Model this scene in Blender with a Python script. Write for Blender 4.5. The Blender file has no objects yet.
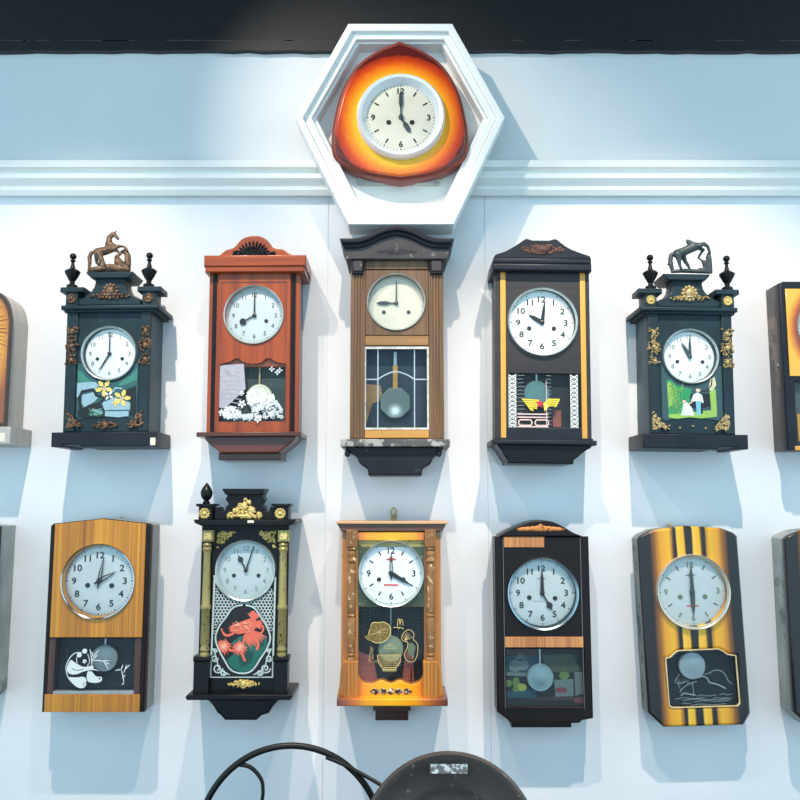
import bpy, bmesh, math, random
from mathutils import Vector, Matrix
random.seed(7)
SC = bpy.context.scene
COL = SC.collection
PI = math.pi
R = math.radians

# ------------------------------------------------------------------ camera geometry
F = 850.0                      # focal length in pixels of an 800 px frame
CAM = Vector((0.0, -2.3, 1.5))
TILT = math.atan(103.0 / F)
FW = Vector((0, math.cos(TILT), math.sin(TILT)))
UP = Vector((0, -math.sin(TILT), math.cos(TILT)))

def W(px, py, d):
    """world point on the vertical plane d metres in front of the wall"""
    v = FW + Vector((1, 0, 0)) * ((px - 400) / F) + UP * ((400 - py) / F)
    t = (-d - CAM.y) / v.y
    return CAM + v * t

# ------------------------------------------------------------------ materials
def s2l(c):
    return tuple(((x / 255) / 12.92 if x / 255 <= 0.04045 else ((x / 255 + 0.055) / 1.055) ** 2.4) for x in c) + (1,)

class NT:
    def __init__(self, name):
        self.m = bpy.data.materials.new(name); self.m.use_nodes = True
        self.t = self.m.node_tree; self.n = self.t.nodes; self.l = self.t.links
        self.b = self.n['Principled BSDF']; self.out = self.n['Material Output']
    def new(self, k, **kw):
        x = self.n.new(k)
        for a, v in kw.items(): setattr(x, a, v)
        return x
    def link(self, a, b): self.l.new(a, b)
    def coords(self, scale=(1, 1, 1), loc=(0, 0, 0)):
        tc = self.new('ShaderNodeTexCoord'); mp = self.new('ShaderNodeMapping')
        mp.inputs['Scale'].default_value = scale; mp.inputs['Location'].default_value = loc
        self.link(tc.outputs['Object'], mp.inputs['Vector'])
        return mp.outputs['Vector']
    def ramp(self, fac, stops, interp='LINEAR'):
        r = self.new('ShaderNodeValToRGB'); e = r.color_ramp; e.interpolation = interp
        while len(e.elements) < len(stops): e.elements.new(0.5)
        for el, (p, c) in zip(e.elements, stops):
            el.position = p; el.color = c
        self.link(fac, r.inputs['Fac'])
        return r.outputs['Color']
    def noise(self, vec, scale, detail=3, rough=.55):
        x = self.new('ShaderNodeTexNoise'); x.inputs['Scale'].default_value = scale
        x.inputs['Detail'].default_value = detail; x.inputs['Roughness'].default_value = rough
        self.link(vec, x.inputs['Vector']); return x.outputs['Fac']
    def mix(self, fac, a, b, mode='MIX'):
        x = self.new('ShaderNodeMix', data_type='RGBA', blend_type=mode)
        if isinstance(fac, float): x.inputs[0].default_value = fac
        else: self.link(fac, x.inputs[0])
        for i, v in ((6, a), (7, b)):
            if isinstance(v, tuple): x.inputs[i].default_value = v
            else: self.link(v, x.inputs[i])
        return x.outputs[2]
    def math(self, op, a, b=None):
        x = self.new('ShaderNodeMath', operation=op)
        for i, v in enumerate((a, b)):
            if v is None: continue
            if isinstance(v, (int, float)): x.inputs[i].default_value = v
            else: self.link(v, x.inputs[i])
        return x.outputs[0]
    def bump(self, h, s=.2, dist=.002):
        x = self.new('ShaderNodeBump'); x.inputs['Strength'].default_value = s; x.inputs['Distance'].default_value = dist
        self.link(h, x.inputs['Height']); self.link(x.outputs[0], self.b.inputs['Normal'])
    def fin(self, col=None, rough=.5, metal=0., coat=0., spec=None):
        if col is not None:
            if isinstance(col, tuple): self.b.inputs['Base Color'].default_value = col
            else: self.link(col, self.b.inputs['Base Color'])
        self.b.inputs['Roughness'].default_value = rough
        self.b.inputs['Metallic'].default_value = metal
        self.b.inputs['Coat Weight'].default_value = coat
        self.b.inputs['Coat Roughness'].default_value = .15
        if spec is not None: self.b.inputs['Specular IOR Level'].default_value = spec
        return self.m

def plain(name, c, rough=.5, metal=0., coat=0., var=.15, scale=25., spec=None):
    t = NT(name); c = s2l(c)
    n = t.noise(t.coords(), scale)
    lo = tuple(x * (1 - var) for x in c[:3]) + (1,); hi = tuple(min(1, x * (1 + var)) for x in c[:3]) + (1,)
    return t.fin(t.ramp(n, [(.3, lo), (.7, hi)]), rough, metal, coat, spec)

def worn(name, c, wear, rough=.45, amt=.66, scale=40., metal=0., coat=.0, bump=.15):
    """paint with scuffs of another colour showing through"""
    t = NT(name); v = t.coords()
    n = t.noise(v, scale, 6, .65); n2 = t.noise(v, 9, 2)
    base = t.ramp(n2, [(.3, tuple(x * .8 for x in s2l(c)[:3]) + (1,)), (.7, tuple(min(1, x * 1.2) for x in s2l(c)[:3]) + (1,))])
    f = t.ramp(n, [(amt, (0, 0, 0, 1)), (min(1, amt + .05), (1, 1, 1, 1))])
    t.bump(n, bump)
    return t.fin(t.mix(f, base, s2l(wear)), rough, metal, coat * .3, .22 if metal == 0 else None)

def wood(name, dark, light, axis='Z', scale=1., rough=.38, coat=.2, contrast=(.3, .7), tint=None):
    t = NT(name)
    sc = {'Z': (90, 90, 4), 'X': (4, 90, 90)}[axis]
    v = t.coords(tuple(x * scale for x in sc))
    n = t.noise(v, 1., 5, .6); n2 = t.noise(t.coords(tuple(x * scale * .25 for x in sc)), 1., 2)
    c = t.ramp(n, [(contrast[0], s2l(dark)), (contrast[1], s2l(light))])
    c = t.mix(.35, c, t.ramp(n2, [(.35, s2l(dark)), (.65, s2l(light))]))
    t.bump(n, .08)
    return t.fin(c, rough, 0, coat)

def veneer(name, dark, mid, light, freq=170.):
    t = NT(name); v = t.coords((freq, freq, 1.2))
    n = t.noise(v, 1., 3, .6)
    n2 = t.noise(t.coords((14, 14, .6)), 1., 2)
    c = t.ramp(n, [(.32, s2l(dark)), (.5, s2l(mid)), (.68, s2l(light))])
    c = t.mix(.4, c, t.ramp(n2, [(.35, s2l(dark)), (.65, s2l(light))]))
    return t.fin(c, .32, 0, .35)

def sunburst(name, cx, cz, sx, sz, stops, rough=.22, coat=.6):
    """sprayed lacquer: colour by distance from a centre on the panel"""
    t = NT(name)
    v = t.coords((1 / sx, 0, 1 / sz), (-cx / sx, 0, -cz / sz))
    ln = t.new('ShaderNodeVectorMath', operation='LENGTH'); t.link(v, ln.inputs[0])
    n = t.noise(t.coords(), 60, 3)
    f = t.math('ADD', ln.outputs['Value'], t.math('MULTIPLY', t.math('SUBTRACT', n, .5), .06))
    return t.fin(t.ramp(f, [(p, s2l(c)) for p, c in stops]), rough, 0, coat)

def xgrad(name, cx, half, stops, rough=.3, coat=.5, sym=True):
    """sprayed lacquer: colour by distance across the panel, 0..1 over half its width (sym) or the width"""
    t = NT(name)
    v = t.coords(); s = t.new('ShaderNodeSeparateXYZ'); t.link(v, s.inputs[0])
    x = t.math('SUBTRACT', s.outputs['X'], cx)
    if sym: f = t.math('DIVIDE', t.math('ABSOLUTE', x), half)
    else: f = t.math('ADD', t.math('DIVIDE', x, 2 * half), .5)
    n = t.noise(t.coords((120, 120, 6)), 1., 3)
    f = t.math('ADD', f, t.math('MULTIPLY', t.math('SUBTRACT', n, .5), .03))
    return t.fin(t.ramp(f, [(p, s2l(c)) for p, c in stops]), rough, 0, coat)

def metal(name, c, rough=.3, var=.2, scale=40):
    return plain(name, c, rough, 1., 0, var, scale)

def glass(name, tint=(1, 1, 1, 1), refl=.05):
    t = NT(name)
    tr = t.new('ShaderNodeBsdfTransparent'); tr.inputs[0].default_value = tint
    gl = t.new('ShaderNodeBsdfGlossy'); gl.inputs['Roughness'].default_value = .03
    fr = t.new('ShaderNodeLayerWeight'); fr.inputs['Blend'].default_value = .5
    fc = t.math('MULTIPLY', t.math('POWER', fr.outputs['Facing'], 4), .5)
    mx = t.new('ShaderNodeMixShader')
    t.link(t.math('ADD', fc, refl), mx.inputs[0])
    t.link(tr.outputs[0], mx.inputs[1]); t.link(gl.outputs[0], mx.inputs[2])
    t.link(mx.outputs[0], t.out.inputs['Surface']); t.n.remove(t.b)
    return t.m

# ------------------------------------------------------------------ mesh helpers
def link(name, me, mat, parent=None, ang=32, smooth=True):
    me.name = name
    if smooth and len(me.polygons):
        me.polygons.foreach_set('use_smooth', [True] * len(me.polygons))
        me.set_sharp_from_angle(angle=R(ang))
    if not isinstance(mat, (list, tuple)): me.materials.clear()
    for m in (mat if isinstance(mat, (list, tuple)) else [mat]): me.materials.append(m)
    o = bpy.data.objects.new(name, me); COL.objects.link(o)
    if parent is not None: o.parent = parent
    return o

def bm_obj(name, bm, mat, parent=None, ang=32, smooth=True):
    bmesh.ops.recalc_face_normals(bm, faces=bm.faces)
    me = bpy.data.meshes.new(name); bm.to_mesh(me); bm.free()
    return link(name, me, mat, parent, ang, smooth)

def eval_mesh(tmp):
    COL.objects.link(tmp)
    dg = bpy.context.evaluated_depsgraph_get(); dg.update()
    me = bpy.data.meshes.new_from_object(tmp.evaluated_get(dg), depsgraph=dg)
    d = tmp.data
    bpy.data.objects.remove(tmp)
    if isinstance(d, bpy.types.Curve): bpy.data.curves.remove(d)
    return me

def plate_mesh(loops, d0, d1, bev=0.):
    """flat board with holes; loops in local x,z metres; from depth d0 (back) to d1 (front)"""
    cu = bpy.data.curves.new('tmp', 'CURVE'); cu.dimensions = '2D'; cu.fill_mode = 'BOTH'
    for lp in loops:
        sp = cu.splines.new('POLY'); sp.points.add(len(lp) - 1)
        for p, q in zip(sp.points, lp): p.co = (q[0], q[1], 0, 1)
        sp.use_cyclic_u = True
    h = (d1 - d0) / 2
    b = min(bev, h * .9)
    cu.extrude = max(h - b, 1e-5); cu.bevel_depth = b; cu.bevel_resolution = 2; cu.offset = -b
    me = eval_mesh(bpy.data.objects.new('tmp', cu))
    dm = (d0 + d1) / 2
    for v in me.vertices:
        x, y, z = v.co; v.co = (x, -dm - z, y)
    return me

def tube_bm(bm, pts, rad, seg=10, cap=True):
    pts = [Vector(p) for p in pts]
    rad = rad if isinstance(rad, (list, tuple)) else [rad] * len(pts)
    rings = []
    n = None
    for i, p in enumerate(pts):
        t = (pts[min(i + 1, len(pts) - 1)] - pts[max(i - 1, 0)]).normalized()
        if n is None:
            n = t.orthogonal().normalized()
        else:
            n = (n - t * n.dot(t)).normalized()
        b = t.cross(n)
        rings.append([bm.verts.new(p + (n * math.cos(a) + b * math.sin(a)) * rad[i]) for a in [2 * PI * k / seg for k in range(seg)]])
    for a, b in zip(rings, rings[1:]):
        for k in range(seg): bm.faces.new((a[k], a[(k + 1) % seg], b[(k + 1) % seg], b[k]))
    if cap:
        bm.faces.new(rings[0][::-1]); bm.faces.new(rings[-1])

def smooth(pts, n=6, closed=False):
    P = [Vector(p) for p in pts]; out = []
    m = len(P)
    rng = range(m) if closed else range(m - 1)
    for i in rng:
        p0 = P[(i - 1) % m] if closed or i > 0 else P[0]
        p1 = P[i]; p2 = P[(i + 1) % m]
        p3 = P[(i + 2) % m] if closed or i + 2 < m else P[-1]
        for k in range(n):
            t = k / n
            out.append(.5 * ((2 * p1) + (p2 - p0) * t + (2 * p0 - 5 * p1 + 4 * p2 - p3) * t * t + (3 * p1 - p0 - 3 * p2 + p3) * t ** 3))
    if not closed: out.append(P[-1])
    return [tuple(p) for p in out]

def circ(u, v, r, n=64, rv=None):
    rv = rv or r
    return [(u + r * math.cos(2 * PI * k / n), v + rv * math.sin(2 * PI * k / n)) for k in range(n)]

def rect(u0, v0, u1, v1): return [(u0, v0), (u1, v0), (u1, v1), (u0, v1)]

def rrect(u0, v0, u1, v1, r, n=6):
    o = []
    for cx, cy, a in ((u1 - r, v0 + r, -90), (u1 - r, v1 - r, 0), (u0 + r, v1 - r, 90), (u0 + r, v0 + r, 180)):
        o += [(cx + r * math.cos(R(a + 90 * k / n)), cy + r * math.sin(R(a + 90 * k / n))) for k in range(n + 1)]
    return o

def mirror(pts, cx):
    """left half given from the bottom up -> closed symmetric outline"""
    return pts + [(2 * cx - u, v) for u, v in reversed(pts)]

def ellipsoid(bm, c, r, rot=0, seg=12, ring=8):
    m = Matrix.Translation(c) @ Matrix.Rotation(rot, 4, 'Y') @ Matrix.Diagonal((*r, 1))
    bmesh.ops.create_uvsphere(bm, u_segments=seg, v_segments=ring, radius=1, matrix=m)

def box_bm(bm, x0, x1, y0, y1, z0, z1):
    m = Matrix.Translation(((x0 + x1) / 2, (y0 + y1) / 2, (z0 + z1) / 2)) @ Matrix.Diagonal((abs(x1 - x0), abs(y1 - y0), abs(z1 - z0), 1))
    return bmesh.ops.create_cube(bm, size=1, matrix=m)['verts']

def fuse(name, chains, mat, parent, voxel):
    """several tapered limbs fused into ONE continuous skin"""
    bm = bmesh.new()
    for ch in chains:
        pts = [c[:3] for c in ch]; rad = [c[3] for c in ch]
        for p, r in zip(pts, rad): ellipsoid(bm, p, (r, r, r), 0, 12, 8)
        for i in range(len(pts) - 1):
            if (Vector(pts[i]) - Vector(pts[i + 1])).length > 1e-6:
                tube_bm(bm, [pts[i], pts[i + 1]], [rad[i], rad[i + 1]], 12)
    me = bpy.data.meshes.new('tmp'); bm.to_mesh(me); bm.free()
    t = bpy.data.objects.new('tmp', me)
    r = t.modifiers.new('r', 'REMESH'); r.mode = 'VOXEL'; r.voxel_size = voxel
    s = t.modifiers.new('s', 'SMOOTH'); s.factor = .5; s.iterations = 2
    return link(name, eval_mesh(t), mat, parent, 60)

# ------------------------------------------------------------------ a clock on the wall
class K:
    def __init__(self, name, label, cat, crop, box, df, group=None, roll=0.):
        self.C = crop; self.df = df
        u0, v0, u1, v1 = box
        self.px0, self.py0 = self.pix((u0 + u1) / 2, (v0 + v1) / 2)
        c = W(self.px0, self.py0, df); b = W(self.px0, self.pix(0, v1)[1], df)
        self.o = Vector((c.x, 0, b.z))
        r = bpy.data.objects.new(name, None); COL.objects.link(r)
        r.empty_display_size = .05
        r['label'] = label; r['category'] = cat
        r['group'] = group or 'old clocks hung on the white wall'
        if group == '': del r['group']
        ro = Matrix.Rotation(R(roll), 3, 'Y')
        h = Vector((0, 0, c.z - b.z))
        r.location = self.o + h - ro @ h
        r.rotation_euler = (0, R(roll), 0)
        self.root = r
    def crop(self, x0, y0, s): self.C = (x0, y0, s)
    def pix(self, u, v): return self.C[0] + u / self.C[2], self.C[1] + v / self.C[2]
    def sc(self, d):
        a = W(self.px0, self.py0, d)
        return a, (W(self.px0 + 1, self.py0, d) - a).x, (W(self.px0, self.py0 - 1, d) - a).z
    def X(self, p, d):
        a, sx, sz = self.sc(d); px, py = self.pix(*p[:2])
        return (a.x + (px - self.px0) * sx - self.o.x, W(self.px0, py, d).z - self.o.z)
    def P(self, u, v, d):
        x, z = self.X((u, v), d); return (x, -d, z)
    def m(self, r, d=None):
        return r / self.C[2] * self.sc(self.df if d is None else d)[1]
    def L(self, lp, d): return [self.X(p, d) for p in lp]
    def par(self, p): return self.root if p is None else p
    def plate(self, name, loops, d0, d1, mat, parent=None, bev=.0015):
        if isinstance(loops[0][0], (int, float)): loops = [loops]
        me = plate_mesh([self.L(l, d1) for l in loops], d0, d1, bev)
        return link(name, me, mat, self.par(parent))
    def box(self, name, u0, v0, u1, v1, d0, d1, mat, parent=None, bev=.0015):
        return self.plate(name, [rect(u0, v0, u1, v1)], d0, d1, mat, parent, bev)
    def lathe_y(self, name, u, v, prof, mat, parent=None, n=64, dref=None):
        """prof: (radius in crop units, depth in metres); faces the room"""
        d = self.df if dref is None else dref
        cx, cz = self.X((u, v), d); s = self.m(1, d)
        bm = bmesh.new(); rings = []
        for r, dd in prof:
            if r <= 1e-6: rings.append([bm.verts.new((cx, -dd, cz))])
            else: rings.append([bm.verts.new((cx + r * s * math.cos(2 * PI * k / n), -dd, cz + r * s * math.sin(2 * PI * k / n))) for k in range(n)])
        for a, b in zip(rings, rings[1:]):
            for k in range(n):
                k2 = (k + 1) % n
                if len(a) == 1 and len(b) == 1: continue
                if len(a) == 1: bm.faces.new((a[0], b[k], b[k2]))
                elif len(b) == 1: bm.faces.new((a[k], a[k2], b[0]))
                else: bm.faces.new((a[k], a[k2], b[k2], b[k]))
        return bm_obj(name, bm, mat, self.par(parent), 40)
    def lathe_z(self, name, u, prof, d, mat, parent=None, n=24, flute=0, ang=40):
        """prof: (half width, v) in crop units; turned about a vertical axis"""
        s = self.m(1, d); bm = bmesh.new(); rings = []
        for r, v in prof:
            x, z = self.X((u, v), d)
            rr = max(r, .05) * s
            ring = []
            for k in range(n):
                q = rr * (1 - (flute if k % 2 else 0))
                ring.append(bm.verts.new((x + q * math.cos(2 * PI * k / n), -d + q * math.sin(2 * PI * k / n), z)))
            rings.append(ring)
        for a, b in zip(rings, rings[1:]):
            for k in range(n): bm.faces.new((a[k], a[(k + 1) % n], b[(k + 1) % n], b[k]))
        bm.faces.new(rings[0]); bm.faces.new(rings[-1])
        return bm_obj(name, bm, mat, self.par(parent), ang)
    def relief(self, name, blobs, d, h, mat, parent=None):
        """carved or cast ornament: blobs (u, v, ru, rv, rot deg clockwise) raised from depth d"""
        bm = bmesh.new(); s = self.m(1, d)
        for b in blobs:
            u, v, ru, rv = b[:4]; rot = b[4] if len(b) > 4 else 0
            x, z = self.X((u, v), d)
            ellipsoid(bm, (x, -d, z), (ru * s, h * (b[5] if len(b) > 5 else 1), rv * s), R(rot), 10, 7)
        return bm_obj(name, bm, mat, self.par(parent), 50)
    def tube(self, name, pts, r, mat, parent=None, seg=8):
        """pts (u, v, depth), r in crop units"""
        bm = bmesh.new()
        rr = [self.m(x) for x in r] if isinstance(r, (list, tuple)) else self.m(r)
        tube_bm(bm, [self.P(*p) for p in pts], rr, seg)
        return bm_obj(name, bm, mat, self.par(parent), 50)
    def motif(self, name, items, d, parent=None):
        """paint or foil on a pane. items: (material, 'f', loop) filled, (material, 's', pts, width) stroke"""
        mats = []; bm = bmesh.new(); s = self.m(1, d)
        for i, it in enumerate(items):
            if it[0] not in mats: mats.append(it[0])
            mi = mats.index(it[0]); dd = d + i * 2e-5
            if it[1] == 'f':
                lp = [Vector((x, -dd, z)) for x, z in self.L(it[2], d)]
                try:
                    f = bm.faces.new([bm.verts.new(p) for p in lp]); f.material_index = mi
                    f.normal_update()
                    if f.normal.y > 0: f.normal_flip()
                except ValueError: pass
            else:
                P = [Vector((x, z)) for x, z in self.L(it[2], d)]; w = it[3] * s / 2
                pr = []
                for k, p in enumerate(P):
                    t = P[min(k + 1, len(P) - 1)] - P[max(k - 1, 0)]
                    if t.length < 1e-9: t = Vector((1, 0))
                    t.normalize(); nn = Vector((-t.y, t.x)) * w * (it[4][k] if len(it) > 4 else 1)
                    pr.append((bm.verts.new((p.x + nn.x, -dd, p.y + nn.y)), bm.verts.new((p.x - nn.x, -dd, p.y - nn.y))))
                for a, b in zip(pr, pr[1:]):
                    f = bm.faces.new((a[0], a[1], b[1], b[0])); f.material_index = mi
                    f.normal_update()
                    if f.normal.y > 0: f.normal_flip()
        me = bpy.data.meshes.new(name); bm.to_mesh(me); bm.free()
        return link(name, me, mats, self.par(parent), smooth=False)
    # ---- whole dial with hands, bezel and glass
    def dial(self, u, v, rb, rf, time, face, ink, bez, hands, df, style='all', nr=.76, size=.2, bold=.0,
             holes=((-.44, .2), (.44, .2)), track='dots', hl=.5, ml=.8, hand='spade', dome=.004, bezd=.012, numink=None,
             holemat=None, font_sx=1.):
        """u,v centre; rb bezel radius; rf face radius (crop units); df depth of the face"""
        s = self.m(1, df); cx, cz = self.X((u, v), df); rm = rf * s
        fc = self.lathe_y('dial', u, v, [(0, df), (rf * .5, df), (rf, df), (rf * 1.06, df - .002)], face, dref=df)
        # numerals
        meshes = []
        def put(txt, a, rr, sz):
            cu = bpy.data.curves.new('tmp', 'FONT'); cu.body = txt; cu.size = sz; cu.align_x = 'CENTER'; cu.align_y = 'CENTER'
            cu.extrude = .00015; cu.resolution_u = 3
            me = eval_mesh(bpy.data.objects.new('tmp', cu))
            if not me.vertices: return
            xs = [q.co.x for q in me.vertices]; ys = [q.co.y for q in me.vertices]
            mx, my = (min(xs) + max(xs)) / 2, (min(ys) + max(ys)) / 2
            ox, oz = cx + math.sin(a) * rr, cz + math.cos(a) * rr
            for q in me.vertices:
                q.co = (ox + (q.co.x - mx) * font_sx, -df - .0004 - q.co.z, oz + q.co.y - my)
            meshes.append(me)
            e = bold * sz
            for j in range(1, 5 if e else 0):          # heavier strokes
                m2 = me.copy()
                m2.transform(Matrix.Translation(((e, 0, -e, 0)[j - 1], -j * 3e-5, (0, e, 0, -e)[j - 1])))
                meshes.append(m2)
        bm = bmesh.new()
        def bar(a, r0, r1, w):
            t = Vector((math.sin(a), 0, math.cos(a))); n = Vector((math.cos(a), 0, -math.sin(a))) * w
            c = Vector((cx, -df - .0006, cz))
            vs = [bm.verts.new(c + t * r0 - n), bm.verts.new(c + t * r0 + n), bm.verts.new(c + t * r1 + n), bm.verts.new(c + t * r1 - n)]
            bm.faces.new(vs)
        for h in range(1, 13):
            a = h * PI / 6
            if style == 'all': put(str(h), a, rm * nr, rm * size * 1.22)
            elif style == 'quarters':
                if h % 3 == 0: put(str(h), a, rm * nr, rm * size * 1.25)
                else: bar(a, rm * (nr - .07), rm * (nr + .08), rm * .022)
        for me in meshes: bm.from_mesh(me); bpy.data.meshes.remove(me)
        if track:
            for k in range(60):
                a = k * PI / 30
                if track == 'dots' and k % 5: continue
                w = rm * (.016 if k % 5 == 0 else .005)
                bar(a, rm * .93, rm * (.965 if track != 'lines' else .97), w)
        for f in bm.faces: f.material_index = 1; f.smooth = False
        bm.from_mesh(fc.data); bm.to_mesh(fc.data); bm.free()
        fc.data.materials.append(numink or ink)
        for hu, hv in holes:
            self.lathe_y('winding_hole', u + hu * rf, v + hv * rf, [(rf * .072, df + .0004), (rf * .072, df + .0012), (rf * .05, df + .0012), (rf * .045, df + .0006), (0, df + .0006)], holemat or ink, fc, 20, dref=df)
        # hands
        hh, mm = time
        def hnd(name, a, ln, w, dd, kind):
            if kind == 'spade':
                lp = [[(-w * .35, -ln * .12), (w * .35, -ln * .12), (w * .3, ln * .5), (w * 1.25, ln * .66), (w * 1.3, ln * .76), (w * .5, ln * .86), (0, ln), (-w * .5, ln * .86), (-w * 1.3, ln * .76), (-w * 1.25, ln * .66), (-w * .3, ln * .5)]]
            elif kind == 'stick':
                lp = [[(-w * .45, -ln * .1), (w * .45, -ln * .1), (w * .35, ln), (-w * .35, ln)]]
            elif kind == 'sword':
                lp = [[(-w * .5, -ln * .12), (w * .5, -ln * .12), (w * 1., ln * .1), (w * .75, ln * .6), (0, ln), (-w * .75, ln * .6), (-w * 1., ln * .1)]]
            elif kind == 'lance':
                lp = [[(-w * .3, -ln * .1), (w * .3, -ln * .1), (w * .35, ln * .3), (w, ln * .5), (w * .9, ln * .8), (0, ln), (-w * .9, ln * .8), (-w, ln * .5), (-w * .35, ln * .3)]]
            elif kind == 'disc':
                lp = [[(-w * .35, -ln * .1), (w * .35, -ln * .1), (w * .3, ln * .72)] + [(w * 1.7 * math.sin(q), ln * .86 - w * 1.7 * math.cos(q)) for q in [R(x) for x in range(20, 345, 25)]] + [(-w * .3, ln * .72)]]
            else:   # skeleton
                lp = [[(-w * .2, -ln * .3), (w * .2, -ln * .3), (w * .9, ln * .05), (w * .95, ln * .3), (0, ln), (-w * .95, ln * .3), (-w * .9, ln * .05)],
                      [(-w * .45, ln * .12), (w * .45, ln * .12), (w * .4, ln * .35), (0, ln * .8), (-w * .4, ln * .35)]]
            ca, sa = math.cos(a), math.sin(a)
            lp = [[(cx + x * ca + y * sa, cz - x * sa + y * ca) for x, y in l] for l in lp]
            return link(name, plate_mesh(lp, dd, dd + .0008, 0), hands, self.root)
        ks = hand if isinstance(hand, tuple) else (hand, hand)
        hnd('hour_hand', (hh + mm / 60) * PI / 6, rm * hl, rm * .075, df + .003, ks[0])
        hnd('minute_hand', mm * PI / 30, rm * ml, rm * .058, df + .0045, ks[1])
        self.lathe_y('hand_hub', u, v, [(rf * .075, df + .0005), (rf * .075, df + .0055), (rf * .04, df + .007), (0, df + .007)], hands, dref=df, n=20)
        # bezel and domed glass
        w = rb - rf
        b = self.lathe_y('bezel', u, v, [(rb * 1.0, df - .004), (rb, df + bezd * .55), (rb - w * .25, df + bezd), (rb - w * .55, df + bezd * .9), (rb - w * .85, df + bezd * .3), (rf * .985, df + .0003)], bez, dref=df, n=80)
        g0 = df + bezd * .75
        gl = self.lathe_y('dial_glass', u, v, [(rb - w * .5, g0), (rf * .8, g0 + dome * .5), (rf * .5, g0 + dome * .85), (rf * .2, g0 + dome), (0, g0 + dome)], GLASS, b, dref=df, n=48)
        return fc
    def pendulum(self, u, v, r, rod_v, d, bobm, rodm, oct=False, rodw=2.5):
        if oct:
            bob = self.plate('pendulum_bob', [[(u + r * math.cos(R(22.5 + 45 * k)), v + r * math.sin(R(22.5 + 45 * k))) for k in range(8)]], d - .003, d + .003, bobm, bev=.002)
        else:
            bob = self.lathe_y('pendulum_bob', u, v, [(r, d - .003), (r, d), (r * .93, d + .003), (r * .82, d + .0025), (r * .4, d + .005), (0, d + .006)], bobm, dref=d)
        self.box('pendulum_rod', u - rodw, rod_v, u + rodw, v - r * .8, d - .002, d - .0005, rodm, bob, 0)
        return bob
# ------------------------------------------------------------------ shared materials
GLASS = glass('clear_glass', (.98, 1, 1, 1), .03)
PANE = glass('window_glass', (.93, .97, .98, 1), .012)
BLACK = worn('black_lacquer', (18, 19, 23), (96, 98, 100), .35, .7, 60, coat=.2)
TEAL = worn('dark_teal_paint', (36, 54, 61), (92, 108, 112), .45, .67, 45)
TEALS = worn('dark_teal_lit_side', (78, 96, 102), (120, 132, 134), .5, .68, 30)  # lighter copy of the teal: light on the case sides put into the colour
BLUEBLACK = worn('blue_black_paint', (34, 40, 48), (92, 100, 104), .4, .68, 50)
GREYSIDE = worn('grey_weathered_board', (172, 178, 174), (132, 140, 138), .6, .6, 12)
EDGEW = plain('worn_edge', (150, 152, 148), .7)
INK = plain('black_ink', (16, 18, 22), .5, var=.05)
GREYINK = plain('grey_ink', (112, 118, 116), .5, var=.05)
OLIVEINK = plain('olive_ink', (112, 116, 92), .5, var=.05)
HAND = plain('black_hand', (14, 16, 20), .3, var=.05)
STEELHAND = plain('grey_hand', (62, 72, 74), .35, .2, var=.05)
WHITEF = plain('white_dial', (236, 240, 240), .5, var=.02)
SILVERF = plain('silver_dial', (196, 204, 204), .4, .15, var=.03)
CREAMF = plain('cream_dial', (226, 218, 198), .5, var=.05)
CHROME = metal('chrome', (205, 216, 222), .16, .04)
BEZW = plain('pale_metal_bezel', (190, 202, 200), .28, .6, var=.05)
STEEL = metal('brushed_steel', (176, 180, 178), .35, .1)
BRASS = worn('aged_brass', (186, 164, 116), (92, 78, 52), .45, .56, 120, metal=.35)
GOLD = worn('gilt', (222, 196, 124), (128, 102, 54), .4, .58, 140, metal=.35)
BRONZE = worn('dull_bronze', (132, 102, 78), (62, 48, 40), .48, .52, 140, metal=.35)
PEWTER = worn('blackened_pewter', (66, 76, 78), (120, 128, 124), .45, .6, 70, metal=.35)
GREENBRASS = worn('green_brass_paint', (158, 146, 92), (72, 68, 46), .4, .6, 70, metal=.3)
WPAINT = plain('white_glass_paint', (226, 232, 232), .6, var=.05)
LACE = plain('pale_lace_paint', (196, 210, 206), .6, var=.08)
WHITEW = plain('white_woodwork', (238, 240, 236), .4, var=.015, coat=.2)
STICK = plain('yellowed_sticker', (236, 228, 204), .6, var=.05)

def P_(n, c, r=.6): return plain('paint_' + n, c, r, var=.1, scale=120)

# ------------------------------------------------------------------ setting
def struct(o): o['kind'] = 'structure'; return o
def world_box(name, x0, x1, y0, y1, z0, z1, mat):
    bm = bmesh.new(); box_bm(bm, x0, x1, y0, y1, z0, z1)
    return bm_obj(name, bm, mat, None, smooth=False)

t = NT('white_wall_paint')
v = t.coords(); n = t.noise(v, 3.5, 4); n2 = t.noise(v, 160, 3)
t.bump(n2, .05, .001)
WALLM = t.fin(t.ramp(n, [(.35, s2l((232, 235, 238))), (.65, s2l((240, 242, 244)))]), .55)
t = NT('upper_wall_paint')
v = t.coords(); n = t.noise(v, 2.2, 4); t.bump(t.noise(v, 40, 3), .08, .002)
UPW = t.fin(t.ramp(n, [(.35, s2l((222, 226, 228))), (.65, s2l((230, 232, 232)))]), .6)
t = NT('black_wall_paint')
v = t.coords(); n = t.noise(v, 25, 5)
BLKW = t.fin(t.ramp(n, [(.3, s2l((8, 10, 13))), (.8, s2l((20, 23, 26)))]), .5)
FLOORM = wood('floor_boards', (92, 70, 52), (128, 100, 76), 'X', .3)
t = NT('dark_ceiling'); CEILM = t.fin(s2l((40, 42, 46)), .8)

HX = 2.6
zt = W(400, 176, 0).z                      # the moulding line
z_seam = W(400, 51, 0).z                   # where the white stops
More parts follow.
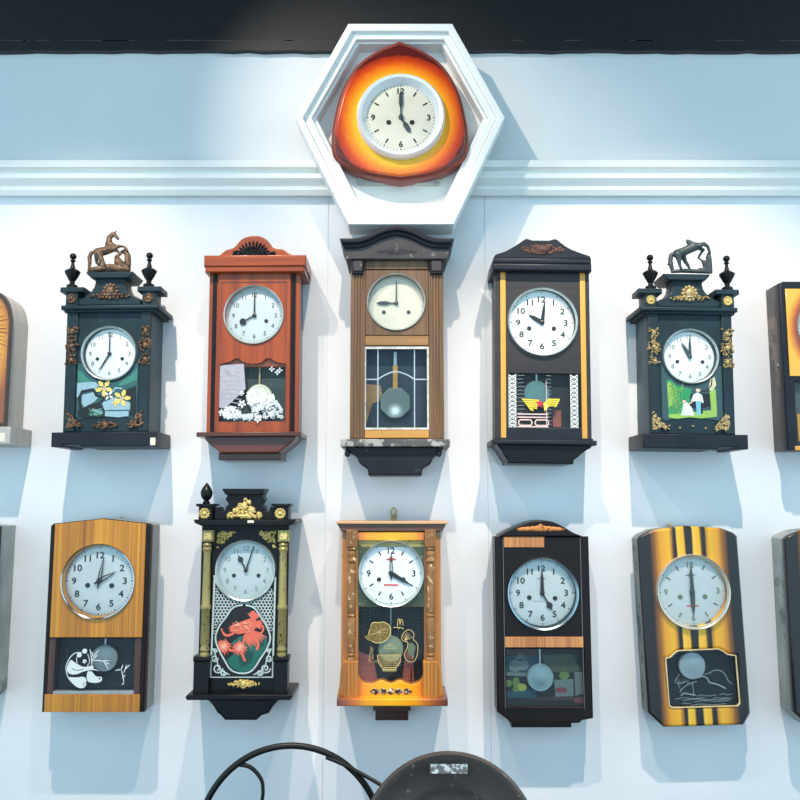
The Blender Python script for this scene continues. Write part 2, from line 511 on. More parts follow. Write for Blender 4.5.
# lower wall of three visible boards with fine joints
bm = bmesh.new()
xs = [-HX] + [W(p, 260, 0).x for p in (328, 485)] + [HX]
for a, b in zip(xs, xs[1:]): box_bm(bm, a + .0008, b - .0008, 0, .06, 0, zt)
box_bm(bm, -HX, HX, .003, .05, 0, zt)
struct(bm_obj('wall_back', bm, WALLM, smooth=False))
struct(world_box('wall_back_upper', -HX, HX, 0, .06, zt, z_seam, UPW))
struct(world_box('wall_back_top', -HX, HX, 0, .06, z_seam, 3.9, BLKW))
struct(world_box('floor', -HX, HX, -3.6, .06, -.05, 0, FLOORM))
struct(world_box('ceiling', -HX, HX, -3.6, .06, 3.9, 3.95, CEILM))
# black edge batten under the black band, with a ragged paint line
bm = bmesh.new()
z0, z1 = W(400, 50.5, .02).z, W(400, 40, .02).z
N = 120
top, bot = [], []
for i in range(N + 1):
    x = -HX + 2 * HX * i / N
    j = random.uniform(-.002, .003)
    bot.append((bm.verts.new((x, -.02, z0 + j)), bm.verts.new((x, 0.0, z0 + j))))
    top.append((bm.verts.new((x, -.02, z1)), bm.verts.new((x, 0.0, z1))))
for i in range(N):
    bm.faces.new((bot[i][0], bot[i + 1][0], top[i + 1][0], top[i][0]))
    bm.faces.new((bot[i][0], bot[i + 1][0], bot[i + 1][1], bot[i][1]))
    bm.faces.new((top[i][0], top[i + 1][0], top[i + 1][1], top[i][1]))
struct(bm_obj('trim_1', bm, BLKW, smooth=False))
# thin chipped white lines along the top of the batten
bm = bmesh.new()
for i in range(26):
    x = random.uniform(-1.2, 1.2); w = random.uniform(.02, .12)
    if -.3 < x < .25: continue
    box_bm(bm, x, x + w, -.0212, -.0195, z1 - .0022, z1 - .0006)
struct(bm_obj('trim_2', bm, plain('chipped_white', (74, 82, 84), .7), smooth=False))
for i, (px, py) in enumerate(((350, 7), (355, 20), (380, 6), (365, 2), (452, 5), (372, 24))):
    pass
# moulding: profile (image row, depth)
prof = [(160, 0), (160, .05), (167, .05), (171.5, .032), (173, .032), (173.5, .046), (178, .046), (186, .03), (189, .027), (189.5, .031), (195.5, .022), (196, 0)]
for name, xa, xb in (('trim_3', -HX, HX),):
    bm = bmesh.new()
    A = [(-d, W(400, y, d).z) for y, d in prof]
    va = [bm.verts.new((xa, y, z)) for y, z in A]; vb = [bm.verts.new((xb, y, z)) for y, z in A]
    n = len(A)
    for i in range(n): bm.faces.new((va[i], va[(i + 1) % n], vb[(i + 1) % n], vb[i]))
    bm.faces.new(va); bm.faces.new(vb)
    struct(bm_obj(name, bm, WHITEW, smooth=False))

# ------------------------------------------------------------------ hexagonal white frame
k = K('hexagonal_frame', 'large white hexagonal wooden frame around the triangular orange clock', 'frame', (280, 0, 3.333), (50, 78, 750, 748), .14)
HEXO = [(225, 78), (577, 78), (750, 390), (577, 748), (230, 748), (50, 390)]
def inset(lp, f, c=(401, 408)): return [(c[0] + (u - c[0]) * f, c[1] + (v - c[1]) * f) for u, v in lp]
k.plate('outer_rim', [HEXO, inset(HEXO, .925)], .052, .14, WHITEW, bev=.003)
k.plate('middle_step', [inset(HEXO, .925), inset(HEXO, .84)], .055, .127, WHITEW, bev=.003)
k.plate('inner_rim', [inset(HEXO, .855), inset(HEXO, .795)], .055, .112, WHITEW, bev=.002)
k.plate('back_panel', [inset(HEXO, .86)], .055, .066, WHITEW, bev=0)

# ------------------------------------------------------------------ triangular clock in the frame
k = K('triangular_clock', 'orange sunburst clock of rounded triangular shape inside the white hexagonal frame', 'clock', (280, 0, 3.333), (172, 135, 628, 618), .125, group=None)
lft = smooth([(400, 600), (290, 583), (224, 555), (182, 524), (172, 475), (178, 400), (204, 300), (255, 215), (325, 165), (398, 134)], 6)
TRI = lft + [(800 - u, v) for u, v in lft[::-1]][1:-1]
tc = (400, 400)
cx, cz = k.X(tc, .13)
SUNT = sunburst('triangle_sunburst', cx, cz, k.m(220), k.m(225), [(.3, (255, 200, 60)), (.68, (255, 188, 34)), (.79, (248, 136, 20)), (.9, (212, 70, 14)), (1.0, (150, 36, 16)), (1.1, (90, 24, 20))])
REDW = wood('red_brown_edge', (104, 32, 16), (146, 52, 26), 'X', .5, coat=.3)
k.plate('case', [TRI], .066, .125, REDW, bev=.01)
k.plate('front_panel', [[(tc[0] + (u - tc[0]) * .95, tc[1] - 4 + (v - tc[1]) * .95) for u, v in TRI], circ(403, 393, 118)], .12, .134, SUNT, bev=.006)
k.dial(403, 392, 147, 116, (5, 0), CREAMF, INK, plain('white_metal_bezel', (228, 232, 236), .3, .25, var=.03), STEELHAND, .135, 'quarters', .8, .2, .03, holes=((-.35, .14), (.32, .14)), track='lines', hl=.55, ml=.82, hand='lance', bezd=.022)
k.box('mounting_foot', 260, 585, 530, 612, .066, .085, GREYSIDE)

# ------------------------------------------------------------------ ornaments used by several clocks
RG = random.Random(3)
def scatter(n, inside, u0, v0, u1, v1, r):
    """small carved leaves and curls filling a shape"""
    o = []
    while len(o) < n:
        u, v = RG.uniform(u0, u1), RG.uniform(v0, v1)
        if inside(u, v): o.append((u, v, r * RG.uniform(.7, 1.5), r * RG.uniform(.45, .9), RG.uniform(0, 180), RG.uniform(.6, 1.2)))
    return o
def fan(u, v, w, h, n=9):
    o = []
    for i in range(n):
        a = -82 + 164 * i / (n - 1)
        l = h * (.5 + .5 * math.cos(R(a))) * .5 + w * .2
        for f, q in ((.35, .8), (.62, .9), (.86, .75)):
            o.append((u + math.sin(R(a)) * w * .5 * f, v - math.cos(R(a)) * h * f, w * .045 * q, l * .24, a, q))
    return o + [(u + x * w * .1, v, w * .06, h * .09) for x in range(-3, 4)]
def band(u, v, w, h, n=5):
    o = [(u, v, h * .3, h * .42, 0, 1.3)]
    o += scatter(int(w * .9), lambda a, b: abs(b - v) < h * .42 * (1.05 - abs(a - u) / (w * .5)) ** .7 if abs(a - u) < w * .5 else False, u - w / 2, v - h / 2, u + w / 2, v + h / 2, h * .13)
    return o
def corner(u, v, w, h, sx, sy):
    """triangular leaf ornament filling the corner at u, v"""
    return scatter(60, lambda a, b: (a - u) * sx / w + (b - v) * sy / h < 1, min(u, u + sx * w), min(v, v + sy * h), max(u, u + sx * w), max(v, v + sy * h), w * .09)
def column_leaf(u, v0, v1, w):
    f = lambda b: .42 + .14 * math.cos((b - v0) / (v1 - v0) * 4 * PI)
    return scatter(90, lambda a, b: abs(a - u) < w * f(b), u - w / 2, v0, u + w / 2, v1, w * .11) + [(u, v0 + (v1 - v0) * q, w * .22, w * .26, 0, 1.2) for q in (.12, .5, .88)]
def rosette(u, v, r):
    return [(u, v, r * .4, r * .4, 0, 1.3)] + [(u + math.cos(R(a)) * r * .72, v + math.sin(R(a)) * r * .72, r * .26, r * .2, a) for a in range(0, 360, 30)] + [(u, v, r * .8, r * .8, 0, .4)]

# ------------------------------------------------------------------ the two clocks with a horse on top
def horse_clock(label, crop, dial_c, dial_r, time, horse_mat, orn, orn2, hand, b0, b1, flip=False, roll=0):
    k = K('horse_clock', label, 'clock', crop, (47, 172, 430, 755), .125, None, roll)
    d = .125
    k.box('case', 85, 300, 367, 706, 0.001, d - .012, TEALS)
    DU = dial_c[0]; DV = dial_c[1]
    k.plate('front_board', [rect(85, 304, 367, 706), circ(DU, DV, dial_r * .9)], d - .012, d, TEAL)
    k.box('pilaster', 88, 306, 121, 704, d, d + .006, TEAL); k.box('pilaster', 333, 306, 364, 704, d, d + .006, TEAL)
    k.box('cornice', 62, 282, 390, 296, .001, d + .02, TEAL, bev=.004)
    k.box('cornice_moulding', 74, 295, 379, 306, .001, d + .012, TEAL, bev=.004)
    L_ = [(118, 283), (118, 264)] + smooth([(118, 264), (150, 248), (170, 226), (176, 205)], 5)[1:] + [(172, 190)]
    k.plate('pediment', [L_ + [(450 - 2 - u, v) for u, v in L_[::-1]]], .06, d, TEAL, bev=.003)
    k.plate('pediment_cap', [[(143, 172), (300, 172), (297, 180), (285, 192), (160, 192), (147, 180)]], .045, d + .014, TEAL, bev=.002)
    for u0, u1, c0, c1 in ((78, 118, 58, 137), (335, 378, 318, 396)):
        b = k.box('corner_block', u0, 238, u1, 284, .075, d + .008, TEAL)
        k.box('block_cap', c0, 222, c1, 238, .07, d + .014, TEAL, b)
        k.relief('rosette', rosette((u0 + u1) / 2, 261, 17), d + .009, .004, orn2, b)
        u = (u0 + u1) / 2
        k.lathe_z('finial', u, [(18, 223), (18, 217), (9, 212), (8, 205), (14, 196), (24, 178), (26, 172), (23, 168), (9, 160), (6, 148), (5, 140), (9, 136), (9, 133), (4, 131), (9, 127), (12, 121), (10, 114), (4, 110)], .115, BLACK)
    k.relief('medallion', rosette(228, 238, 30) + [(228, 236, 16, 18, 0, 1.5), (228, 250, 20, 6, 0, 1.5)] + scatter(40, lambda a, b: 22 < abs(a - 228) < 66 and abs(b - 254) < 9 - (abs(a - 228) - 22) * .12, 160, 240, 296, 266, 4.5), d + .001, .006, orn)
    k.relief('pilaster_ornament', column_leaf(105, 355, 482, 40), d + .006, .006, orn)
    k.relief('pilaster_ornament', column_leaf(350, 355, 482, 40), d + .006, .006, orn)
    k.relief('corner_ornament', corner(95, 692, 56, 60, 1, -1), d + .005, .005, orn)
    k.relief('corner_ornament', corner(347, 692, 56, 60, -1, -1), d + .005, .005, orn)
    k.dial(DU, DV, dial_r, dial_r * .9, time, WHITEF, GREYINK, BEZW, hand, d - .006, 'all', .78, .2, .01, holes=((-.49, .2), (.5, .2)), track=None, hl=.68, ml=.86, hand='sword' if hand is STEELHAND else ('stick', 'stick'), holemat=INK, bezd=.014)
    BS = [(b0, 706), (b1, 706), (b1, 755), (b0 + 102, 755), (b0 + 92, 748), (b0 + 42, 748), (b0 + 36, 755), (b0, 754)]
    if flip: BS = [(b0 + b1 - u, v) for u, v in BS[::-1]]
    b = k.plate('base', [BS], .001, d + .014, BLUEBLACK, bev=.003)
    return k, d, b

cA = (40, 220, 3.333)
k, d, b = horse_clock('dark clock with a rearing bronze horse on top, yellow flowers on its glass', cA, (232.6, 446), 93, (7, 0), BRONZE, BRONZE, BRONZE, HAND, 47, 393, False, -.6)
k.relief('bottom_ornament', band(224, 684, 92, 30, 4), d + .001, .005, BRONZE)
k.box('price_tag', 374, 727, 391, 752, d + .014, d + .0148, STICK, b, 0)
def keyhole(cu, cv, r):
    a0 = math.degrees(math.asin((478 - cv) / r))
    return [(cu + r * math.cos(R(a)), cv + r * math.sin(R(a))) for a in [180 - a0 - (180 - 2 * a0) * i / 30 for i in range(31)]]
PNB = [(328, 478), (328, 650)] + smooth([(328, 652), (318, 662), (290, 656), (228, 650), (166, 656), (137, 662), (127, 652)], 4) + [(127, 478)]
PN = keyhole(232.6, 446, 95) + PNB
pg = k.plate('painted_panel', [PN], d + .0002, d + .002, P_('deep_teal', (44, 92, 96)), bev=0)
tl, lb, dk, ye, pw, gr = P_('sea_green', (58, 132, 118)), P_('pale_blue', (150, 184, 196)), P_('dark_branch', (16, 28, 36)), P_('flower_yellow', (246, 212, 110)), P_('petal_white', (244, 228, 214)), P_('leaf_green', (60, 150, 96))
k.crop(75, 315, 7.27)
def petals(u, v, r, m, n=5, a0=0, asp=.45):
    o = []
    for i in range(n):
        a = a0 + 2 * PI * i / n
        o.append((m, 'f', [(u + math.cos(a + da) * r * rr, v + math.sin(a + da) * r * rr) for da, rr in ((0, .1), (-asp, .6), (-asp * .3, 1), (asp * .3, 1), (asp, .6))]))
    return o
it = [(tl, 'f', [(25, 400), (45, 405), (90, 455), (150, 492), (120, 500), (25, 480)]), (tl, 'f', [(330, 495), (410, 440), (455, 390), (455, 470), (390, 500), (320, 520)]),
      (lb, 'f', [(22, 490), (150, 485), (180, 510), (160, 540), (60, 560), (22, 600)]), (lb, 'f', [(60, 580), (140, 560), (175, 600), (150, 630), (80, 670), (60, 640)]),
      (lb, 'f', [(170, 650), (300, 600), (410, 640), (410, 690), (250, 690), (170, 700)]), (lb, 'f', [(220, 700), (400, 700), (400, 735), (330, 745), (230, 735)]),
      (dk, 's', [(55, 690), (40, 600), (60, 555), (140, 540), (165, 585), (220, 600), (200, 640), (120, 660), (60, 690)], 22),
      (dk, 'f', [(360, 550), (450, 515), (458, 700), (440, 745), (405, 740), (415, 640), (385, 600)]), (dk, 'f', [(30, 690), (100, 670), (210, 650), (230, 700), (230, 740), (120, 745), (35, 745)]),
      (lb, 's', [(280, 560), (300, 530), (350, 535)], 12)]
for i in range(30): it.append((random.choice((tl, gr, lb)), 's', [(random.uniform(110, 220), random.uniform(670, 735))] * 1 + [(random.uniform(110, 220), random.uniform(670, 735))], 4))
it += petals(218, 530, 62, ye, 5, .3) + petals(350, 605, 62, ye, 5, 0) + petals(255, 585, 36, pw, 4, .6) + petals(305, 640, 30, ye, 4, 0)
it += petals(222, 535, 16, pw, 5) + petals(350, 607, 14, pw, 5)
k.motif('painted_flowers', it, d + .0023, pg)
k.crop(50, 225, 6.667)
def horse(k, mat, dd, chains, rock, ground):
    S = k.m(1, dd)
    def ch(c, off=0.): return [(*k.P(u, v, dd + off + (q if q else 0)), (r * 1.12 + 1.2) * S) for u, v, r, q in c]
    fuse('horse_figure', [ch(c) for c in chains], mat, k.root, .0011)
    fuse('rock_mount', [ch(c) for c in rock + ground], mat, k.root, .0012)
dh = .105
horse(k, BRONZE, dh, [
    [(296, 182, 27, 0), (345, 172, 25, 0), (395, 150, 27, 0)],                       # trunk
    [(392, 146, 24, 0), (368, 120, 20, 0), (370, 85, 15, 0), (395, 60, 13, 0)],      # neck
    [(395, 58, 13, 0), (412, 72, 11, 0), (430, 92, 8, 0)], [(408, 50, 4, 0), (415, 40, 3, 0)],
    [(372, 108, 8, .002), (352, 120, 7, 0), (348, 138, 5, 0)],                        # mane
    [(400, 158, 15, .008), (440, 140, 9, .01), (470, 143, 7, .01), (495, 170, 7, .008)],
    [(395, 162, 14, -.008), (425, 172, 8, -.01), (444, 186, 6, -.01)],
    [(300, 192, 23, .008), (318, 222, 13, .01), (315, 250, 8, .01), (330, 272, 7, .01)],
    [(296, 192, 23, -.008), (288, 225, 12, -.01), (290, 250, 8, -.01), (322, 285, 6, -.01)],
    [(320, 215, 12, .009), (335, 245, 8, .01), (352, 276, 7, .01)],
    [(275, 175, 10, 0), (250, 185, 10, 0), (240, 215, 12, 0), (243, 250, 11, 0), (240, 280, 8, 0)]],
    [[(500, 290, 18, 0), (500, 250, 20, 0), (498, 205, 17, 0), (482, 175, 14, 0), (460, 180, 10, 0)], [(470, 285, 22, 0), (435, 245, 24, .005), (425, 215, 14, 0)], [(450, 190, 8, 0), (430, 205, 10, 0)]],
    [[(245, 297, 14, 0), (300, 292, 16, .006), (380, 280, 20, 0), (450, 292, 22, .004), (505, 297, 15, 0)], [(300, 292, 16, -.006), (450, 292, 22, -.004)], [(240, 302, 10, 0), (510, 302, 10, 0)]])

cB = (615 + 26 / 3.333, 225 - 9 / 3.333, 3.333)
bc = ((689.7 - cB[0]) * 3.333, (356.8 - cB[1]) * 3.333)
k, d, b = horse_clock('dark clock with a grey horse on top, garden couple painted on its glass', cB, bc, 94, (11, 0), PEWTER, BRASS, GOLD, STEELHAND, 62, 409, True, .8)
for u in (150, 185, 228, 270, 305): k.relief('stud', [(u, 680 + (6 if u in (185, 270) else 0), 4, 4)], d + .001, .003, BRASS)
pg = k.plate('painted_panel', [keyhole(bc[0], bc[1], 96) + PNB], d + .0002, d + .002, P_('slate_teal', (50, 82, 88)), bev=0)
k.crop(655, 320, 7.27)
yg, em, cr, skin, bl, hr = P_('yellow_green', (150, 190, 90)), P_('emerald', (40, 150, 92)), P_('cream_tree', (214, 204, 164)), P_('skin', (226, 200, 178)), P_('dress_blue', (120, 190, 216)), P_('dark_hair', (40, 40, 44))
it = [(em, 'f', [(80, 440), (110, 440), (160, 482), (260, 500), (250, 580), (200, 690), (90, 700)]), (yg, 'f', [(85, 470), (100, 450), (160, 520), (150, 600), (90, 640)]), (gr, 'f', [(90, 640), (200, 600), (250, 690), (90, 710)]),
      (dk, 'f', [(250, 540), (430, 530), (430, 620), (330, 640), (240, 640)]), (yg, 'f', [(90, 690), (430, 650), (440, 700), (330, 715), (240, 708), (150, 720), (90, 712)]),
      (cr, 'f', [(400, 430), (430, 410), (440, 470), (410, 520), (380, 500)]), (yg, 'f', [(390, 520), (435, 500), (440, 680), (400, 690)]), (dk, 's', [(330, 520), (370, 515), (405, 470), (410, 430)], 9),
      (WPAINT, 'f', [(270, 545), (300, 525), (335, 545), (345, 600), (315, 610), (285, 590), (250, 600)]), (bl, 'f', [(288, 590), (330, 590), (320, 690), (292, 690)]), (dk, 's', [(330, 600), (330, 680)], 14),
      (skin, 'f', circ(307, 508, 17, 12)), (hr, 'f', [(290, 505), (307, 485), (326, 505), (307, 497)]), (WPAINT, 'f', [(195, 610), (225, 600), (260, 640), (275, 695), (180, 695)]), (skin, 'f', circ(205, 590, 15, 12)), (skin, 's', [(225, 620), (255, 600), (270, 575)], 9), (hr, 'f', [(190, 588), (205, 572), (221, 588), (205, 583)])]
for i in range(40): it.append((random.choice((yg, em, gr)), 's', [(random.uniform(90, 200), random.uniform(450, 690)) for _ in range(2)][:1] + [(random.uniform(90, 190), random.uniform(460, 680))], 3))
k.motif('painted_couple', it, d + .0023, pg)
k.crop(625, 230, 6.667)
horse(k, PEWTER, dh, [
    [(365, 160, 26, 0), (420, 140, 26, 0), (480, 112, 28, 0), (515, 105, 20, 0)],
    [(470, 100, 20, 0), (448, 82, 15, 0), (438, 72, 9, 0)],
    [(515, 105, 17, .008), (548, 90, 11, .01), (575, 108, 9, .01), (588, 150, 7, .008)],
    [(510, 118, 14, -.008), (545, 130, 9, -.01), (520, 165, 6, -.01), (508, 185, 5, -.01)], [(508, 185, 5, -.01), (530, 200, 5, -.005)],
    [(370, 165, 22, .008), (378, 205, 12, .01), (382, 235, 8, .01), (392, 262, 7, .01)],
    [(400, 165, 20, -.006), (420, 210, 11, -.01), (440, 240, 8, -.01), (448, 262, 7, -.01)],
    [(345, 155, 10, 0), (325, 170, 12, 0), (318, 210, 14, 0), (325, 245, 12, 0), (330, 265, 10, 0)], [(318, 225, 8, 0), (300, 232, 4, 0)]],
    [[(585, 265, 14, 0), (582, 220, 16, 0), (578, 180, 16, 0), (580, 160, 11, 0)], [(560, 255, 15, 0), (548, 215, 14, 0), (530, 200, 6, 0)], [(540, 265, 14, 0), (515, 262, 9, 0)]],
    [[(330, 278, 10, 0), (400, 272, 12, .006), (450, 272, 12, 0), (520, 275, 12, .004), (590, 278, 11, 0)], [(400, 274, 11, -.006), (520, 276, 11, -.005)]])
# ------------------------------------------------------------------ red-orange wooden clock
REDO = wood('red_orange_wood', (112, 40, 10), (176, 78, 20), 'Z', .8, .34, .2)
REDH = wood('red_orange_wood_rail', (112, 40, 10), (174, 76, 20), 'X', .8, .34, .2)
DKRED = wood('dark_red_wood', (58, 26, 20), (104, 48, 30), 'X', .6, .35, .4)
k = K('wall_clock', 'red-orange wooden clock with arched top and black carved shell', 'clock', (180, 220, 3.2), (58, 50, 398, 768), .115, None, -.3)
d = .115
k.box('case', 92, 165, 380, 682, .001, d - .03, DKRED)
k.plate('front_frame', [rect(90, 165, 382, 680), circ(237, 306, 92), rect(128, 470, 338, 645)], d - .031, d - .006, REDO)
k.plate('door', [rect(120, 168, 352, 680), circ(237, 306, 92), [(128, 645), (128, 462)] + smooth([(128, 462), (160, 454), (184, 443), (205, 456), (236, 462), (262, 456), (282, 443), (310, 456), (339, 462)], 4)[1:] + [(339, 645)]], d - .006, d + .001, REDO)
for u in (101, 355): k.box('inlay_strip', u, 168, u + 13, 676, d - .006, d - .003, BLACK)
k.box('inlay_line', 128, 197, 340, 201, d + .001, d + .0015, DKRED, bev=0)
for u in (128, 338): k.box('inlay_line', u, 201, u + 2, 405, d + .001, d + .0015, DKRED, bev=0)
k.box('cornice', 70, 112, 400, 147, .001, d + .022, REDH, bev=.003)
k.box('cornice_moulding', 74, 145, 396, 166, .001, d + .018, REDH, bev=.004)
A_ = smooth([(118, 114), (140, 96), (160, 90), (172, 82), (190, 62), (212, 52), (232, 50), (252, 52), (274, 64), (292, 86), (306, 92), (326, 94), (345, 106), (362, 113)], 5)
k.plate('pediment', [A_ + [(362, 120), (118, 120)]], d - .02, d + .012, REDH, bev=.003)
k.relief('carved_shell', fan(229, 116, 110, 46, 13) + scatter(50, lambda a, b: abs(b - 110) < 11 - abs(a - 229) * .06, 160, 98, 297, 122, 6) + [(229, 112, 64, 7, 0, .5)], d + .013, .006, BLACK)
k.dial(237, 306, 98, 88, (8, 0), SILVERF, INK, BEZW, HAND, d - .012, 'all', .77, .19, .0, holes=((.43, .2),), track='lines', hl=.55, ml=.84, hand=('disc', 'stick'), bezd=.018)
k.box('backboard', 126, 440, 342, 648, d - .0305, d - .028, P_('grey_backboard', (52, 62, 60)), bev=0)
k.pendulum(256, 568, 42, 470, d - .018, CREAMF, BRASS)
pn = k.box('window_glass', 127, 441, 340, 646, d - .004, d - .003, PANE, bev=0)
gv = P_('grey_wash', (150, 158, 160)); gv2 = P_('lavender_wash', (166, 166, 178))
it = [(gv2, 'f', [(129, 465), (205, 460), (212, 540), (150, 600), (129, 600)]), (gv, 'f', [(140, 468), (165, 490), (185, 500), (150, 498)])]
for y in range(485, 600, 14): it.append((gv, 's', [(135, y + 4), (170, y), (200, y + 6)], 3))
for i in range(110):
    u = random.uniform(138, 328); lo = 628 - 26 * (1 if u > 235 else 0) - 14 * math.sin(u * .05)
    v = random.uniform(lo - 14, 633)
    it += petals(u, v, random.uniform(5, 12), WPAINT, 5, random.random(), .5)
for i in range(26): it += petals(random.gauss(262, 26), random.gauss(572, 22), random.uniform(7, 15), WPAINT, 5, random.random(), .5)
for u, v in ((297, 480), (322, 484), (315, 490)): it += petals(u, v, 9, WPAINT, 4)
k.motif('painted_blossoms', it, d - .0028, pn)
k.box('base', 58, 678, 390, 692, .001, d + .022, DKRED, bev=.003)
k.plate('base_cove', [[(84, 691), (376, 691), (368, 706), (350, 722), (328, 738), (322, 746), (135, 746), (128, 738), (106, 722), (90, 706)]], .001, d + .006, DKRED, bev=.004)
k.box('base_foot', 130, 745, 327, 768, .001, d - .01, DKRED, bev=.003)

# ------------------------------------------------------------------ brown clock with leaded glass
OAK = wood('aged_brown_oak', (80, 56, 38), (140, 104, 72), 'Z', 1., .5, .05)
OAKL = wood('light_oak_rail', (138, 98, 56), (186, 138, 84), 'X', .7, .45, .1)
OAKY = wood('yellow_oak_rail', (172, 118, 44), (216, 160, 74), 'X', .7, .4, .2)
EBON = worn('ebonised_wood', (34, 36, 42), (92, 92, 94), .4, .66, 40)
FRZ = worn('grey_brown_frieze', (74, 70, 72), (132, 126, 124), .5, .6, 40)
k = K('wall_clock', 'brown clock with curved black hood, blank cream dial and leaded glass', 'clock', (325, 215, 2.963), (40, 30, 385, 772), .12)
d = .12
k.box('case', 78, 130, 349, 668, .001, d - .035, OAK)
k.plate('front_frame', [rect(75, 130, 352, 668), circ(211, 262, 82), rect(120, 392, 305, 634)], d - .036, d - .004, OAK)
for u0, u1 in ((75, 118), (308, 352)):
    p = k.box('pilaster', u0, 172, u1, 664, d - .004, d + .004, OAK)
    for f in (.2, .4, .6, .8):
        u = u0 + (u1 - u0) * f
        k.tube('reed', [(u, 178, d + .004), (u, 660, d + .004)], 3.6, OAK, p, 6)
k.plate('dial_board', [rect(119, 164, 307, 356), circ(211, 262, 82)], d - .004, d + .001, OAK)
k.box('middle_rail', 119, 358, 307, 386, d - .004, d + .002, OAKL)
k.box('frieze_rail', 119, 136, 307, 160, d - .004, d + .004, OAK)
k.box('lower_rail', 119, 638, 307, 661, d - .004, d + .003, OAKY)
for u0, u1 in ((78, 112), (313, 350)):
    b = k.box('corner_block', u0, 130, u1, 174, d - .004, d + .016, EBON, bev=.003)
    k.box('block_face', u0 + 5, 136, u1 - 4, 165, d + .016, d + .019, FRZ, b)
top = smooth([(40, 68), (70, 68), (98, 66), (130, 56), (165, 40), (212, 30), (259, 40), (294, 56), (326, 66), (355, 68), (386, 68)], 5)
low = [(213 + (u - 213) * .93, v + 29) for u, v in top]
mid = [(213 + (u - 213) * .965, v + 15) for u, v in top]
k.plate('hood', [low + [(362, 130), (60, 130)]], .001, d + .022, FRZ, bev=.002)
k.plate('hood_moulding', [top + mid[::-1]], .001, d + .04, EBON, bev=.004)
k.plate('hood_moulding', [mid + low[::-1]], .001, d + .031, EBON, bev=.004)
k.relief('carved_ornament', band(212, 108, 120, 22, 5), d + .022, .002, FRZ)
k.dial(211, 262, 88, 80, (9, 0), CREAMF, OLIVEINK, BEZW, STEELHAND, d - .016, 'none', holes=((-.46, .33), (.46, .33)), track=None, hl=.75, ml=.84, hand=('lance', 'stick'), bezd=.022, holemat=STEELHAND)
k.box('backboard', 118, 388, 308, 638, d - .0355, d - .033, P_('blue_grey_backboard', (38, 54, 68)), bev=0)
k.plate('sound_board', [[(119, 500), (165, 505), (172, 545), (140, 560), (128, 600), (119, 636)]], d - .033, d - .031, OAKL, bev=0)
k.plate('gong_base', [smooth([(132, 636), (136, 600), (155, 572), (180, 560), (215, 575), (235, 610), (238, 636)], 4)], d - .033, d - .028, P_('dark_gong_base', (34, 48, 58)), bev=0)
bob = k.pendulum(208, 556, 48, 445, d - .02, plain('tarnished_bob', (106, 118, 112), .4, .3, var=.12), OAKY, True, 7)
k.motif('engraved_star', [(WPAINT, 's', [(208, 580), (208 + math.cos(R(a)) * 24, 580 + math.sin(R(a)) * 24)], 4, (1, .1)) for a in range(0, 360, 20)] + [(WPAINT, 'f', circ(208, 580, 7, 10))], d - .0168, bob)
k.box('pendulum_hook', 203, 405, 213, 446, d - .022, d - .019, STEEL)
pn = k.box('window_glass', 119, 391, 306, 635, d - .010, d - .009, PANE, bev=0)
LEAD = plain('pale_lead_came', (196, 208, 214), .4, .4)
e = 3.2
it = [(LEAD, 's', [(157, 392), (157, 634)], e), (LEAD, 's', [(265, 392), (265, 634)], e), (LEAD, 's', [(120, 487), (157, 487)], e), (LEAD, 's', [(265, 487), (305, 487)], e), (LEAD, 's', smooth([(157, 487), (178, 474), (208, 464), (240, 472), (265, 487)], 5), e)]
k.motif('leaded_lines', it, d - .0088, pn)
k.plate('window_bead', [rect(117, 390, 308, 636), rect(122, 397, 302, 630)], d - .004, d - .001, plain('flaking_white_bead', (214, 212, 204), .7, var=.3, scale=60), bev=0)
k.box('base', 48, 664, 369, 686, .001, d + .03, worn('worn_grey_base', (92, 90, 88), (176, 174, 166), .6, .5, 30), bev=.003)
k.plate('base_bracket', [smooth([(66, 686), (70, 700), (95, 716), (104, 736), (125, 750), (130, 771)], 3) + smooth([(286, 771), (290, 750), (312, 736), (322, 716), (344, 700), (350, 686)], 3)], .001, d + .012, EBON, bev=.004)
for u in (69, 336): k.lathe_z('drop_knob', u, [(3, 686), (7, 692), (5, 698), (9, 706), (7, 714), (1, 718)], d + .012, EBON)

# ------------------------------------------------------------------ black clock with yellow strips
YEL = wood('yellow_strip_wood', (196, 136, 46), (230, 172, 74), 'Z', .6, .4, .2)
k = K('wall_clock', 'black clock with two yellow strips and a winged star emblem on glass', 'clock', (475, 225, 3.2), (55, 45, 385, 765), .115, None, .6)
d = .115
k.box('case', 66, 146, 367, 684, .001, d - .028, BLUEBLACK)
DKW = wood('dark_stained_front', (28, 25, 28), (50, 46, 48), 'X', .5, .45, 0)
k.plate('front_frame', [rect(64, 146, 369, 684), circ(215, 314, 105), rect(106, 475, 336, 648)], d - .029, d, DKW)
for u in (82, 339): k.box('yellow_strip', u, 148, u + 17, 682, d, d + .003, YEL, bev=.001)
k.box('cornice', 58, 122, 379, 146, .001, d + .025, BLUEBLACK, bev=.006)
k.box('cornice_moulding', 61, 105, 378, 123, .001, d + .022, BLUEBLACK, bev=.005)
k.plate('pediment', [[(61, 106), (66, 96)] + smooth([(66, 96), (100, 84), (132, 66), (164, 45)], 4)[1:] + [(170, 44), (186, 49), (242, 49), (258, 44), (266, 45)] + smooth([(266, 45), (300, 70), (335, 85), (372, 97)], 4)[1:] + [(377, 106)]], .04, d + .012, BLUEBLACK, bev=.002)
k.relief('carved_ornament', band(218, 78, 150, 40, 6) + [(218, 74, 40, 14)], d + .012, .003, worn('red_brown_carving', (104, 74, 64), (50, 40, 40), .5, .5, 90))
k.dial(215, 313, 113, 103, (10, 1.2), WHITEF, INK, BEZW, HAND, d - .010, 'all', .74, .215, .028, holes=((-.4, .18), (.37, .18)), track='dots', hl=.52, ml=.74, hand=('sword', 'sword'), bezd=.02, font_sx=1.15)
